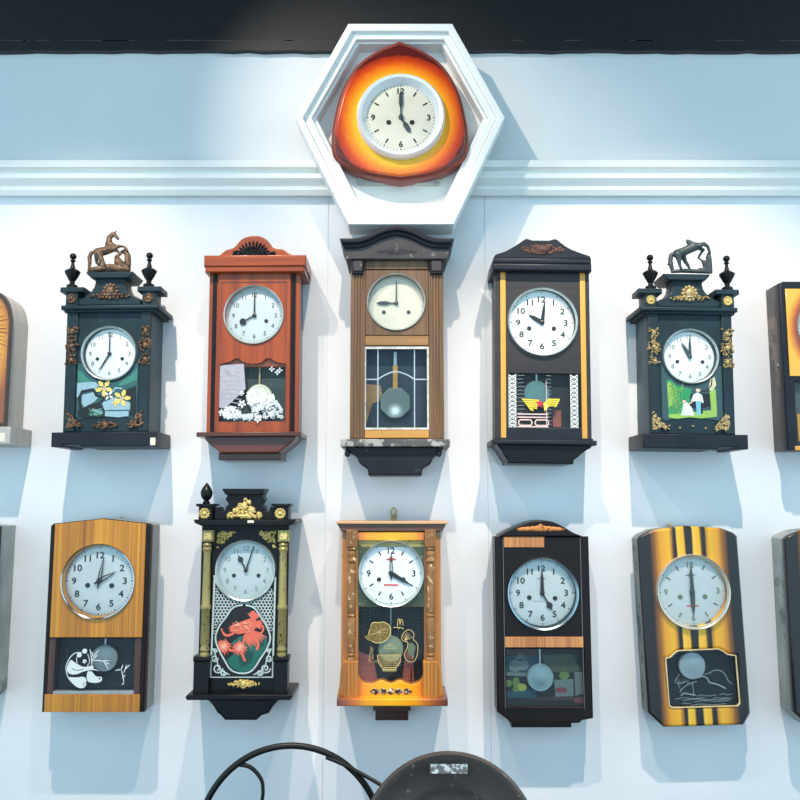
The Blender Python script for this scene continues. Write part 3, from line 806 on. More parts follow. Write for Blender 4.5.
k.motif('maker_line', [(GREYINK, 's', [(186 + x * 7, 349), (190 + x * 7, 349)], 3) for x in range(6)], d - .0094, None)
k.box('backboard', 104, 472, 338, 650, d - .0285, d - .026, P_('near_black_backboard', (16, 19, 24)), bev=0)
k.plate('sound_board', [rect(246, 592, 274, 647)], d - .026, d - .02, P_('red_brown_block', (150, 76, 62)))
k.pendulum(196, 540, 42, 474, d - .015, plain('teal_steel', (96, 128, 124), .3, .3, var=.15), STEEL)
pn = k.box('window_glass', 104, 473, 338, 650, d - .005, d - .004, PANE, bev=0)
yel, red, pk = P_('emblem_yellow', (224, 206, 60)), P_('emblem_red', (190, 50, 70)), P_('pinkish_white', (220, 190, 184))
it = []
for u0 in (108, 304):
    it += [(WPAINT, 's', [(u0, 475), (u0, 648)], 2), (WPAINT, 's', [(u0 + 22, 475), (u0 + 22, 648)], 2)]
    for i in range(12):
        v = 480 + i * 14.2
        it += [(WPAINT, 's', [(u0 + 1, v), (u0 + 11, v + 7), (u0 + 21, v)], 3.4), (WPAINT, 's', [(u0 + 1, v + 12), (u0 + 11, v + 4), (u0 + 21, v + 12)], 3.4), (WPAINT, 's', circ(u0 + 11, v + 9, 4, 8) + [(u0 + 15, v + 9)], 2)]
for y in range(482, 640, 12):
    it += [(P_('faint_line', (112, 128, 132)), 's', [(134, y), (150 + (y * 7) % 9, y)], 2), (P_('faint_line', (112, 128, 132)), 's', [(226, y), (242, y)], 2)]
it += [(yel, 'f', [(147, 556), (206, 560), (196, 590), (182, 586), (186, 596), (176, 594)]), (yel, 'f', [(216, 572), (232, 556), (270, 556), (258, 582), (236, 580), (220, 596)])]
for i in range(4): it += [(INK, 's', [(152 + i * 6, 562 + i * 7), (200, 564 + i * 7)], 1.5), (INK, 's', [(226 + i * 2, 564 + i * 6), (262 - i * 4, 562 + i * 6)], 1.5)]
it += [(red, 'f', [(205 + (16 if j % 2 == 0 else 7) * math.sin(j * PI / 5), 572 - (16 if j % 2 == 0 else 7) * math.cos(j * PI / 5)) for j in range(10)])]
for y in (606, 616): it += [(pk, 's', [(134, y), (232, y)], 4)]
for u0 in (138, 190): it.append((pk, 's', rrect(u0, 624, u0 + 42, 642, 8, 4) + [(u0 + 34, 624)], 4))
it += [(pk, 's', [(226, 500), (226, 640)], 2), (pk, 's', [(134, 646), (232, 646)], 4)]
k.motif('painted_emblem', it, d - .0038, pn)
k.box('lower_rail', 100, 650, 340, 682, d, d + .002, BLUEBLACK)
k.box('base', 54, 688, 386, 703, .001, d + .024, BLUEBLACK, bev=.004)
k.box('base_neck', 62, 682, 374, 690, .001, d + .008, BLUEBLACK)
k.plate('base_cove', [[(68, 702), (371, 702)] + smooth([(366, 712), (345, 724), (325, 742), (312, 752)], 3) + [(311, 764), (103, 764)] + smooth([(102, 752), (92, 740), (82, 722), (72, 710)], 3)], .001, d + .012, BLACK, bev=.004)

# ------------------------------------------------------------------ clock with the panda window
VEN = veneer('striped_amber_veneer', (138, 78, 8), (196, 124, 14), (226, 156, 30))
NAVY = P_('navy_backboard', (10, 16, 32))
DKB = worn('black_brown_edge', (32, 26, 26), (104, 92, 84), .5, .7, 60)
k = K('wall_clock', 'amber veneer clock with a white panda painted on its dark window', 'clock', (30, 500, 3.478), (57, 62, 408, 738), .115)
d = .115
out = [(57, 90), (66, 82), (238, 64), (400, 82), (408, 88), (408, 738), (57, 738)]
k.plate('case', [out], .001, d - .028, plain('grey_case_board', (156, 160, 156), .6, var=.15, scale=8))
k.plate('front_frame', [out, rect(72, 482, 392, 674), circ(237, 281, 122)], d - .028, d, DKB, bev=.004)
k.plate('veneer_panel', [[(72, 84), (238, 66), (392, 83), (392, 478), (72, 478)], circ(237, 281, 122)], d, d + .004, VEN, bev=.001)
k.box('lower_veneer', 64, 676, 392, 738, d, d + .004, VEN, bev=.001)
k.dial(237, 281, 131, 120, (2, 1.6), SILVERF, INK, CHROME, HAND, d - .006, 'all', .74, .215, .024, holes=((-.34, .13), (.36, .14)), track='lines', hl=.56, ml=.74, hand=('skeleton', 'skeleton'), bezd=.016, font_sx=1.1)
k.box('backboard', 70, 479, 394, 676, d - .028, d - .026, NAVY, bev=0)
for u0, u1 in ((66, 94), (368, 392)): k.box('window_post', u0, 480, u1, 676, d - .02, d - .002, wood('dark_post_%d' % u0, (44, 28, 24), (86, 52, 40), 'Z'))
k.pendulum(266, 550, 46, 482, d - .016, plain('dull_steel', (138, 144, 144), .35, .35, var=.1), STEEL)
pn = k.box('window_glass', 71, 481, 393, 675, d - .004, d - .003, PANE, bev=0)
k.box('window_sill', 92, 666, 370, 676, d - .02, d + .001, plain('pale_sill', (150, 160, 166), .5))
k.crop(50, 630, 8.42)
it = [(WPAINT, 'f', smooth([(190, 255), (230, 275), (300, 310), (375, 300), (380, 330), (300, 350), (250, 372), (190, 370), (160, 330)], 4, True)),
      (WPAINT, 'f', smooth([(180, 400), (240, 400), (310, 395), (330, 430), (320, 480), (270, 488), (215, 450)], 4, True)),
      (WPAINT, 'f', smooth([(335, 355), (370, 350), (410, 390), (455, 395), (455, 430), (410, 445), (340, 430)], 4, True)),
      (WPAINT, 'f', circ(305, 178, 21, 16)), (WPAINT, 'f', circ(262, 210, 21, 16)), (WPAINT, 'f', circ(308, 264, 17, 14)), (INK, 'f', circ(313, 268, 5, 8)),
      (WPAINT, 's', smooth([(330, 200), (345, 240), (350, 275), (330, 300)], 4), 6), (WPAINT, 's', smooth([(280, 190), (225, 195), (180, 240), (155, 310), (165, 370), (190, 420)], 5), 7), (WPAINT, 's', smooth([(245, 220), (240, 260), (250, 280)], 4), 6),
      (INK, 's', smooth([(205, 320), (240, 340), (300, 330)], 4), 5), (INK, 's', smooth([(330, 440), (300, 455), (318, 470)], 4), 4), (INK, 'f', circ(440, 408, 8, 8))]
for s, e_ in (((350, 160), (375, 350)), ((375, 220), (360, 180)), ((375, 230), (425, 165)), ((375, 250), (420, 205)), ((370, 255), (480, 265)), ((440, 262), (520, 260)), ((470, 270), (510, 335)), ((480, 275), (520, 290)), ((360, 330), (430, 345)), ((570, 340), (620, 335)), ((620, 340), (645, 460)), ((615, 335), (630, 290)), ((640, 360), (660, 290)), ((650, 330), (690, 290)), ((630, 400), (655, 380)), ((640, 450), (625, 460))):
    it.append((WPAINT, 's', [s, ((s[0] + e_[0]) / 2 + 4, (s[1] + e_[1]) / 2 - 4), e_], 9, (.6, 1, .3)))
k.motif('painted_panda', it, d - .0028, pn)
k.crop(30, 500, 3.478)
k.tube('hanging_hook', [(300, 78, .02), (302, 62, .02), (310, 58, .02), (316, 64, .02), (316, 78, .02)], 3, STEEL)

# ------------------------------------------------------------------ black clock with brass columns
k = K('column_clock', 'black clock with greenish brass columns and a coral red design painted on its glass', 'clock', (175, 475, 3.137), (42, 25, 375, 770), .12)
d = .12
k.box('case', 84, 158, 338, 690, .001, d - .02, BLACK)
k.plate('front_board', [rect(78, 158, 354, 690), circ(221, 298, 90)], d - .02, d - .008, BLACK)
for u0, u1 in ((64, 112), (312, 356)):
    p = k.box('pedestal', u0, 585, u1, 690, d - .03, d + .012, BLACK)
    k.box('pedestal_cap', u0 - 3, 570, u1 + 3, 586, d - .03, d + .016, BLACK, p, .004)
for u in (97, 337):
    c = k.lathe_z('column', u, [(15, 569), (15, 560), (11, 556), (15, 548), (13, 540), (11.5, 534), (14, 528), (13, 424), (16, 420), (16, 410), (13, 406), (11, 246), (13, 238), (15, 232), (12, 226), (15, 218), (11, 212)], d + .002, GREENBRASS, None, 24)
    b = k.box('capital', u - 18, 173, u + 18, 210, d - .012, d + .014, GREENBRASS, c)
    k.box('capital_plaque', u - 12, 179, u + 12, 204, d + .014, d + .017, GOLD, b)
k.plate('cornice', [[(50, 140), (375, 140), (371, 150), (350, 160), (75, 160), (54, 150)]], .001, d + .03, BLACK, bev=.003)
k.box('cornice_chip', 222, 142, 242, 150, d + .0295, d + .0305, STICK, bev=0)
for u0, u1 in ((66, 110), (305, 352)):
    b = k.box('corner_block', u0, 98, u1, 140, .08, d + .012, BLACK)
    k.box('block_cap', u0 - 9, 90, u1 + 5, 99, .075, d + .018, BLACK, b)
    k.relief('rosette', rosette((u0 + u1) / 2 - 3, 121, 19), d + .013, .004, GOLD, b)
k.lathe_z('finial', 90, [(11, 91), (12, 86), (7, 80), (14, 74), (18, 64), (19, 55), (16, 45), (10, 36), (5, 29), (.5, 24)], .11, BLACK)
CT = [(115, 140), (117, 104), (130, 100), (136, 116), (150, 112), (152, 100), (161, 92), (156, 84), (150, 76), (156, 66), (154, 60)]
k.plate('crest', [CT + [(424 - u, v) for u, v in CT[::-1]]], .07, d + .006, BLACK, bev=.002)
k.plate('crest_cap', [[(138, 43), (274, 43), (270, 52), (262, 62), (150, 62), (143, 52)]], .05, d + .014, BLACK, bev=.002)
k.relief('crest_ornament', scatter(90, lambda a, b: abs(a - 212) < 50 - (132 - b) * .75 or (b > 118 and abs(a - 212) < 52), 160, 72, 264, 134, 6.5) + [(212, 128, 48, 6), (212, 100, 10, 17, 0, 1.3), (190, 112, 9, 12, -20), (234, 112, 9, 12, 20)], d + .008, .007, GOLD)
k.dial(221, 298, 96, 86, (11, 3), SILVERF, GREYINK, BEZW, HAND, d - .014, 'all', .78, .2, .0, holes=((-.44, .2), (.46, .2)), track=None, hl=.62, ml=.9, hand=('spade', 'stick'), bezd=.016, holemat=INK)
k.relief('corner_ornament', corner(128, 178, 56, 52, 1, 1), d - .006, .006, GOLD)
k.relief('corner_ornament', corner(312, 178, 56, 52, -1, 1), d - .006, .006, GOLD)
k.relief('lower_ornament', band(220, 655, 98, 30, 5) + rosette(220, 655, 15), d - .007, .006, GOLD)
PB = [(117, 322), (128, 322)] + [(221 + 97 * math.cos(R(a)), 298 + 97 * math.sin(R(a))) for a in range(164, 14, -10)] + [(313, 322), (313, 632), (114, 632)]
pg = k.plate('painted_panel', [PB], d - .008, d - .006, P_('panel_black', (24, 28, 32)), bev=0)
k.crop(205, 530, 5)
co, co2, tg, tg2 = P_('coral', (236, 112, 88)), P_('pale_coral', (250, 176, 150)), P_('leaf_teal', (28, 104, 92)), P_('leaf_dark_teal', (24, 76, 72))
cart = smooth([(190, 375), (245, 388), (285, 440), (310, 480), (330, 535), (318, 585), (285, 640), (245, 700), (195, 716), (140, 700), (105, 650), (70, 585), (58, 535), (75, 480), (105, 440), (140, 390)], 4, True)
it = [(tg, 'f', [(140, 560), (180, 530), (230, 540), (270, 510), (310, 530), (318, 570), (280, 640), (240, 700), (190, 712), (140, 690), (115, 650), (150, 620)]), (tg2, 'f', [(170, 640), (210, 600), (250, 610), (240, 660), (190, 690)]), (tg2, 'f', [(255, 560), (300, 540), (300, 580), (270, 600)])]
def feather(u, v, a, l, m, w=12): return (m, 's', [(u, v), (u + math.cos(R(a)) * l * .5 - math.sin(R(a)) * l * .08, v + math.sin(R(a)) * l * .5), (u + math.cos(R(a)) * l, v + math.sin(R(a)) * l + l * .08)], w, (.5, 1, .05))
it += [(co, 'f', smooth([(135, 500), (160, 470), (205, 450), (245, 440), (262, 470), (240, 510), (200, 515), (165, 520)], 4, True)), (co, 's', smooth([(150, 515), (115, 528), (95, 515), (85, 492)], 4), 12, [1] * 8 + [.6] * 5),
       (co, 's', smooth([(235, 450), (240, 425), (238, 405)], 4), 16)]
for a in range(-130, -40, 11): it.append(feather(245, 450, a, 50, co)); 
for a in range(20, 120, 9): it.append(feather(225, 500, a, random.uniform(60, 100), co, 14))
for a in range(120, 250, 16): it.append(feather(160, 490, a, random.uniform(24, 45), co))
for a in range(-30, 40, 12): it.append(feather(245, 470, a, 50, co))
it += [(co, 's', smooth([(255, 510), (285, 515), (295, 490), (285, 475)], 4), 9), (co, 's', smooth([(240, 530), (270, 560), (265, 600)], 4), 14)]
for cu, cv in ((100, 580), (180, 585)):
    for a in range(0, 360, 20): it.append(feather(cu, cv, a, random.uniform(30, 46), co, 13))
    for a in range(0, 360, 45): it.append(feather(cu, cv, a + 10, 26, co2, 7))
it += [(co, 's', [(125, 600), (140, 602), (155, 598)], 12), (co, 's', smooth([(190, 610), (200, 640), (208, 655)], 4), 12)]
for i in range(16): it.append(feather(random.uniform(165, 240), random.uniform(465, 505), random.uniform(150, 240), 26, co2, 5))
it += [(LACE, 's', cart + cart[:2], 8), (LACE, 's', [(46, 226), (38, 735), (345, 735), (350, 235)], 9)]
it.append((LACE, 's', [(193 + 153 * math.cos(R(a)), 192 + 162 * math.sin(R(a))) for a in range(12, 169, 6)], 8))
import mathutils.geometry as mg
def inside(p, poly):
    c = False
    for (x1, y1), (x2, y2) in zip(poly, poly[1:] + poly[:1]):
        if (y1 > p[1]) != (y2 > p[1]) and p[0] < (x2 - x1) * (p[1] - y1) / (y2 - y1) + x1: c = not c
    return c
for ri, y in enumerate(range(300, 520, 15)):
    for x in range(54 + (8 if ri % 2 else 0), 340, 17):
        if inside((x, y), cart) or (x - 193) ** 2 + (y - 192) ** 2 < 168 ** 2: continue
        if any(inside((x + a, y + b), cart) for a, b in ((9, 0), (-9, 0), (0, 9))): continue
        it.append((LACE, 's', circ(x, y, 8, 7) + [(x + 8, y)], 3.2))
for sx in (-1, 1):
    c = 192
    for u0, v0, r in ((118, 690, 26), (135, 640, 18), (90, 712, 16), (132, 600, 10)):
        it.append((LACE, 's', [(c + sx * u0 + r * (1 - q / 16) * math.cos(R(q * 40)) , v0 + r * (1 - q / 16) * math.sin(R(q * 40))) for q in range(13)], 7))
    it.append((LACE, 's', smooth([(c + sx * 145, 590), (c + sx * 125, 640), (c + sx * 110, 690), (c + sx * 60, 722)], 5), 6))
k.motif('painted_design', it, d - .0057, pg)
k.crop(175, 475, 3.137)
k.plate('base', [[(46, 690), (370, 690), (372, 698), (366, 707), (46, 707), (40, 698)]], .001, d + .028, BLACK, bev=.003)
k.plate('base_bracket', [[(110, 706), (330, 706), (310, 730), (300, 748), (278, 755), (262, 770), (165, 770), (152, 755), (140, 746), (130, 728)]], .001, d - .01, BLACK, bev=.005)
# ------------------------------------------------------------------ orange clock with the flower basket
k = K('column_clock', 'orange clock with turned columns and a gold flower basket on its glass', 'clock', (320, 505, 3.556), (55, 58, 455, 715), .12)
d = .12
cx = k.X((253, 400), d)[0]
ORG = xgrad('amber_sprayed_rail', cx, k.m(190), [(0, (246, 178, 20)), (.45, (236, 156, 20)), (.62, (206, 116, 40)), (.8, (160, 84, 44)), (1, (96, 54, 40))])
ORW = wood('orange_brown_wood', (150, 86, 28), (216, 146, 54), 'Z', .7, .35, .4)
LTW = wood('light_worn_wood', (168, 122, 84), (222, 180, 138), 'X', .7, .5, .1)
DKS = wood('dark_brown_moulding', (56, 38, 34), (104, 68, 52), 'X', .6, .4, .2)  # dark brown wood of the roof moulding and block neck
COLW = worn('worn_brown_column', (146, 104, 66), (220, 190, 146), .35, .58, 80, coat=.5)
k.box('case', 78, 96, 426, 694, .001, d - .034, ORW)
WL = [(136, 362), (370, 362), (370, 600)] + smooth([(370, 600), (352, 626), (322, 636), (284, 622), (252, 633), (220, 621), (184, 634), (152, 627), (136, 600)], 4)[1:]
k.plate('front_frame', [rect(76, 94, 430, 694), circ(253, 243, 108), WL], d - .034, d - .006, ORW)
k.box('dial_board', 134, 124, 371, 150, d - .006, d - .003, GREENBRASS)
bp = k.plate('dial_surround', [rect(134, 126, 371, 361), circ(253, 243, 108)], d - .0062, d - .004, worn('green_gilt_surround', (70, 84, 66), (176, 156, 92), .4, .62, 70, metal=.2), bev=0)
k.box('upper_rail', 130, 96, 372, 126, d - .006, d + .004, ORG)
k.plate('lower_rail', [[(132, 690), (132, 600)] + [(u, v + 4) for u, v in smooth([(136, 600), (152, 626), (184, 634), (220, 621), (252, 633), (284, 622), (322, 636), (352, 626), (372, 600)], 4)] + [(374, 690)]], d - .006, d + .003, ORG)
k.relief('diamond_ornament', [(253 + x, 663, 12, 12, 45) for x in range(-56, 57, 28)] + [(253 + x, 663, 5, 5, 45, 1.6) for x in range(-42, 43, 28)] + [(253 + s * 66, 663, 9, 5) for s in (-1, 1)], d + .002, .004, worn('silver_black_ornament', (60, 50, 44), (206, 200, 180), .4, .5, 120))
def fluted(name, u0, u1, v0, v1, dd0, dd1, mat, par=None):
    b = k.box(name, u0, v0, u1, v1, dd0, dd1, mat, par, .002)
    n = 4
    for i in range(n):
        u = u0 + (u1 - u0) * (i + .5) / n
        k.tube('reed', [(u, v0 + 3, dd1), (u, v1 - 3, dd1)], (u1 - u0) / n * .42, mat, b, 6)
    return b
for s, u in ((-1, 112), (1, 393)):
    fluted('capital', u - 20, u + 20, 88, 150, d - .012, d + .014, COLW)
    k.lathe_z('column', u, [(16, 151), (16, 156), (9, 160), (14, 168), (16, 176), (12, 186), (15, 192), (16, 200), (10, 206), (12, 210), (13, 250), (15, 330), (16, 380), (13, 386), (16, 392), (13, 400), (16, 406), (15, 470), (12, 520), (10, 526), (15, 532), (10, 538), (15, 545), (16, 552), (9, 555)], d + .006, COLW, None, 24)
    o1 = u + s * 26
    k.plate('side_scroll', [[(u, 556), (u + s * 24, 556), (u + s * 36, 568), (u + s * 38, 590), (u + s * 41, 640), (u + s * 50, 690), (u, 690)]], d - .04, d - .004, ORW, bev=.004)
    fluted('pedestal', u - 27, u + 24, 556, 690, d - .012, d + .018, ORW)
    k.plate('side_bracket', [[(u, 150), (u + s * 32, 150), (u + s * 38, 186), (u + s * 32, 200), (u, 205)]], d - .05, d - .02, ORW, bev=.003)
k.dial(253, 243, 118, 109, (4, 0), WHITEF, INK, BEZW, HAND, d - .004, 'quarters', .74, .23, .02, holes=((-.4, .2), (.4, .2)), track='dots', hl=.78, ml=.74, hand=('sword', 'skeleton'), bezd=.014)
dr = P_('dial_red', (206, 84, 70))
k.motif('dial_emblem', [(dr, 'f', [(232, 193), (248, 188), (253, 180), (258, 188), (274, 193), (258, 198), (253, 206), (248, 198)]), (dr, 's', [(227, 284), (277, 285)], 6)], d - .0033)
k.box('backboard', 132, 358, 374, 640, d - .0338, d - .031, P_('dark_plum_backboard', (16, 12, 18)), bev=0)
rb = wood('red_brown_reflection', (112, 54, 46), (160, 84, 70), 'X')  # reddish reflection in the window, put in as flat red-brown pieces
k.plate('inner_shape', [[(136, 520), (190, 540), (200, 600), (210, 640), (136, 640)]], d - .031, d - .027, rb, bev=0)
k.plate('inner_shape', [[(320, 640), (326, 540), (330, 520), (334, 640)]], d - .031, d - .027, rb, bev=0)
k.plate('inner_shape', [[(290, 640), (300, 560), (306, 520), (326, 520), (326, 640)]], d - .031, d - .027, rb, bev=0)
k.pendulum(252, 512, 46, 362, d - .019, plain('teal_gold_bob', (142, 146, 116), .35, .3, var=.15), STEEL, rodw=1.2)
pn = k.plate('window_glass', [WL], d - .0085, d - .0075, PANE, bev=0)
GL = plain('gold_line', (228, 204, 132), .5, .05, var=.1); GD = plain('dark_gold_fill', (124, 104, 58), .5, .3, var=.2, scale=80)
k.crop(350, 600, 7.273)
pad = smooth([(145, 210), (165, 165), (210, 165), (245, 160), (285, 185), (295, 235), (275, 280), (225, 310), (170, 305), (138, 265)], 4, True)
fan_ = smooth([(375, 280), (390, 240), (430, 215), (465, 245), (460, 285), (490, 320), (490, 390), (465, 445), (420, 445), (395, 400), (415, 350), (420, 310), (395, 300)], 4, True)
it = [(GD, 'f', pad), (GL, 's', pad + pad[:2], 5), (INK, 's', [(200, 225), (225, 212)], 8), (GL, 's', smooth([(150, 250), (190, 240), (230, 215), (280, 215)], 4), 2),
      (GL, 's', fan_ + fan_[:2], 4)]
for i in range(9): it.append((GL, 's', [(215, 235), (215 + 62 * math.cos(i * .7), 235 + 58 * math.sin(i * .7))], 1.5))
for i in range(8): it.append((GL, 's', [(405, 295), (380 + i * 11, 262 - 30 * math.sin(i * .45) + i)], 2)); it.append((GL, 's', [(425 + i * 5, 350 + i * 8), (480 - i * 4, 340 + i * 13)], 2))
it += [(P_('fan_green', (96, 112, 92)), 'f', smooth([(420, 330), (450, 310), (475, 350), (460, 400), (430, 400)], 4, True))]
bk = [(200, 400), (370, 400), (365, 450), (335, 490), (335, 515), (240, 515), (235, 490), (208, 450)]
it += [(GL, 's', bk + bk[:1], 5)]
for y in range(412, 480, 13):
    for x in range(215 + (y % 2) * 6, 360, 16): it.append((GL, 's', [(x - 5, y - 4), (x, y + 4), (x + 6, y - 4)], 3.2))
it += [(GL, 's', [(240, 492), (335, 492)], 6), (GL, 's', [(238, 505), (338, 505)], 6), (GL, 's', smooth([(245, 345), (270, 325), (310, 335), (335, 350), (290, 350), (255, 352)], 3), 2.5)]
for i in range(12): it.append((GL, 's', circ(155 + random.uniform(-14, 18), 345 + i * 9, 6, 6), 2))
it += [(P_('leaf_line', (128, 116, 60)), 'f', [(105, 265), (135, 250), (160, 295), (130, 295)]), (P_('leaf_line2', (96, 110, 60)), 'f', [(165, 450), (200, 430), (205, 455)])]
it += [(GL, 's', smooth([(345, 190), (348, 150), (358, 135), (364, 180)], 3), 4), (GL, 's', smooth([(364, 180), (370, 140), (382, 150), (386, 185)], 3), 4), (GL, 's', [(315, 198), (365, 198)], 4), (GL, 's', smooth([(350, 210), (370, 200), (390, 210)], 3), 4)]
k.motif('painted_flower_basket', it, d - .0073, pn)
k.crop(320, 505, 3.556)
k.box('roof_board', 55, 58, 456, 68, .001, d + .014, LTW, bev=.002)
k.plate('roof_moulding', [[(58, 67), (452, 67), (436, 94), (74, 94)]], .001, d + .007, DKS, bev=.002)
k.plate('base', [rect(62, 690, 453, 716)], .001, d + .034, ORG, bev=.003)
k.box('bottom_block', 198, 730, 314, 766, .001, .06, wood('dark_red_block', (50, 24, 24), (82, 40, 38), 'X'))
k.box('block_neck', 190, 714, 322, 732, .001, .075, DKS)
ring = [(262 + 9 * math.cos(t_), 26 + 15 * math.sin(t_), .012) for t_ in [2 * PI * i / 20 for i in range(20)]]
k.tube('hanging_loop', ring + ring[:1], 3, BRASS)
k.plate('loop_plate', [rect(252, 34, 272, 66)], .001, .004, BRASS)

# ------------------------------------------------------------------ dark clock with orange straps
BRN = worn('black_brown_lacquer', (24, 15, 17), (82, 74, 76), .35, .72, 50, coat=.3)
ORV = veneer('orange_strap_veneer', (150, 84, 36), (204, 128, 64), (230, 166, 96), 240)
k = K('wall_clock', 'black-brown clock with orange strips, carved arch and faded fruit on its window', 'clock', (480, 510, 3.478), (55, 36, 385, 757), .1)
d = .1
k.plate('case', [[(57, 94), (383, 94), (383, 725), (345, 732), (95, 732), (57, 702)]], .001, d - .028, plain('dark_blue_grey_case', (58, 66, 74), .5))
k.plate('front_frame', [[(55, 92), (386, 92), (386, 724), (350, 728), (338, 742), (104, 742), (92, 730), (55, 702)], circ(218, 288, 116), rect(86, 484, 358, 690)], d - .028, d - .004, BRN, bev=.004)
k.plate('door', [rect(84, 94, 358, 692), circ(218, 288, 116), rrect(89, 483, 354.5, 687, 1.5, 3)], d - .004, d + .002, BRN)
for u in (84, 356): k.box('edge_line', u - 1, 94, u + 1, 690, d + .002, d + .003, plain('grey_edge_%d' % u, (110, 116, 116), .5), bev=0)
k.box('orange_strip', 87, 93, 229, 130, d + .002, d + .005, ORV, bev=.001)
k.box('orange_strip', 86, 441, 358, 478, d + .002, d + .005, ORV, bev=.001)
k.plate('arch_crest', [[(72, 93), (74, 88)] + smooth([(74, 88), (100, 74), (130, 60), (175, 42), (220, 36), (262, 42), (300, 60), (335, 80), (362, 90)], 5)[1:] + [(364, 93)]], .02, d + .008, BRN, bev=.003)
k.relief('carved_spray', [(217 + s * x, 64 + x * .04, 16, 11 - x * .06, s * 12) for s in (-1, 1) for x in (12, 30, 48, 66)] + [(217, 62, 10, 14), (217 + 75, 67, 10, 4), (217 - 75, 67, 10, 4)], d + .008, .004, worn('orange_carving', (206, 136, 72), (130, 80, 44), .4, .55, 90))
k.dial(218, 288, 127, 112, (5, 0), SILVERF, INK, metal('blue_steel_bezel', (168, 192, 200), .25, .1), HAND, d - .008, 'all', .75, .215, .026, holes=((-.4, .15), (.4, .17)), track='dots', hl=.62, ml=.78, hand=('spade', 'sword'), bezd=.02, font_sx=1.1)
k.motif('maker_line', [(GREYINK, 's', [(186 + x * 7, 317), (190 + x * 7, 317)], 2.5) for x in range(6)] + [(GREYINK, 's', [(200, 238), (232, 238)], 2)], d - .0074)
k.box('backboard', 84, 480, 360, 694, d - .0278, d - .025, P_('dark_painted_back', (26, 27, 30)), bev=0)
k.pendulum(206, 583, 47, 484, d - .016, plain('blue_steel_bob', (136, 156, 160), .3, .35, var=.08), STEEL)
pn = k.box('window_glass', 87, 482, 357, 690, d - .003, d - .002, PANE, bev=0)
k.crop(500, 635, 8.89)
fg, fy, fr, ft, fgr, fbr = P_('fruit_green', (96, 120, 62)), P_('fruit_yellow', (150, 156, 70)), P_('fruit_red', (120, 58, 66)), P_('fruit_teal', (34, 72, 82)), P_('fruit_grey', (104, 116, 114)), P_('fruit_brown', (70, 50, 44))
ol = P_('olive_fill', (66, 76, 58))
it = [(fbr, 'f', [(45, 110), (350, 110), (350, 190), (45, 180)]), (ft, 'f', [(45, 190), (220, 180), (330, 200), (330, 330), (45, 330)]), (fgr, 'f', circ(130, 275, 55, 20)), (fgr, 'f', circ(205, 270, 45, 20)), (fgr, 'f', [(45, 330), (240, 335), (240, 370), (45, 360)]),
      (ft, 'f', [(45, 500), (300, 480), (320, 560), (45, 560)]), (fg, 'f', circ(70, 430, 32, 18)), (fg, 'f', circ(135, 420, 32, 18, 45)), (fy, 'f', circ(185, 465, 42, 20, 34)), (fg, 'f', circ(130, 480, 28, 16)),
      (ol, 'f', [(370, 180), (640, 170), (700, 300), (690, 330), (470, 330), (380, 250)]), (fg, 'f', circ(560, 360, 45, 20, 36)), (fgr, 'f', [(470, 400), (640, 390), (640, 560), (480, 560)]), (fr, 'f', circ(530, 490, 55, 20, 26)), (fbr, 'f', [(300, 560), (640, 540), (650, 580), (320, 580)]), (fgr, 'f', [(650, 330), (730, 330), (725, 520), (655, 540)]), (fr, 'f', [(650, 560), (735, 550), (735, 610), (640, 600)])]
for i in range(26): it.append((fgr, 's', [(180 + random.gauss(0, 30), 195 + random.gauss(0, 18)) for _ in range(2)], 4))
for i in range(30): it.append((random.choice((fgr, fg, fbr)), 's', [(u_ := random.uniform(470, 680), v_ := random.uniform(190, 310)), (u_ + random.uniform(-22, 22), v_ + random.uniform(-14, 14))], 6))
k.motif('painted_fruit', it, d - .0245 + .0002, pn)
k.crop(480, 510, 3.478)
k.box('bottom_foot', 104, 738, 310, 757, .001, d - .02, BRN, bev=.003)

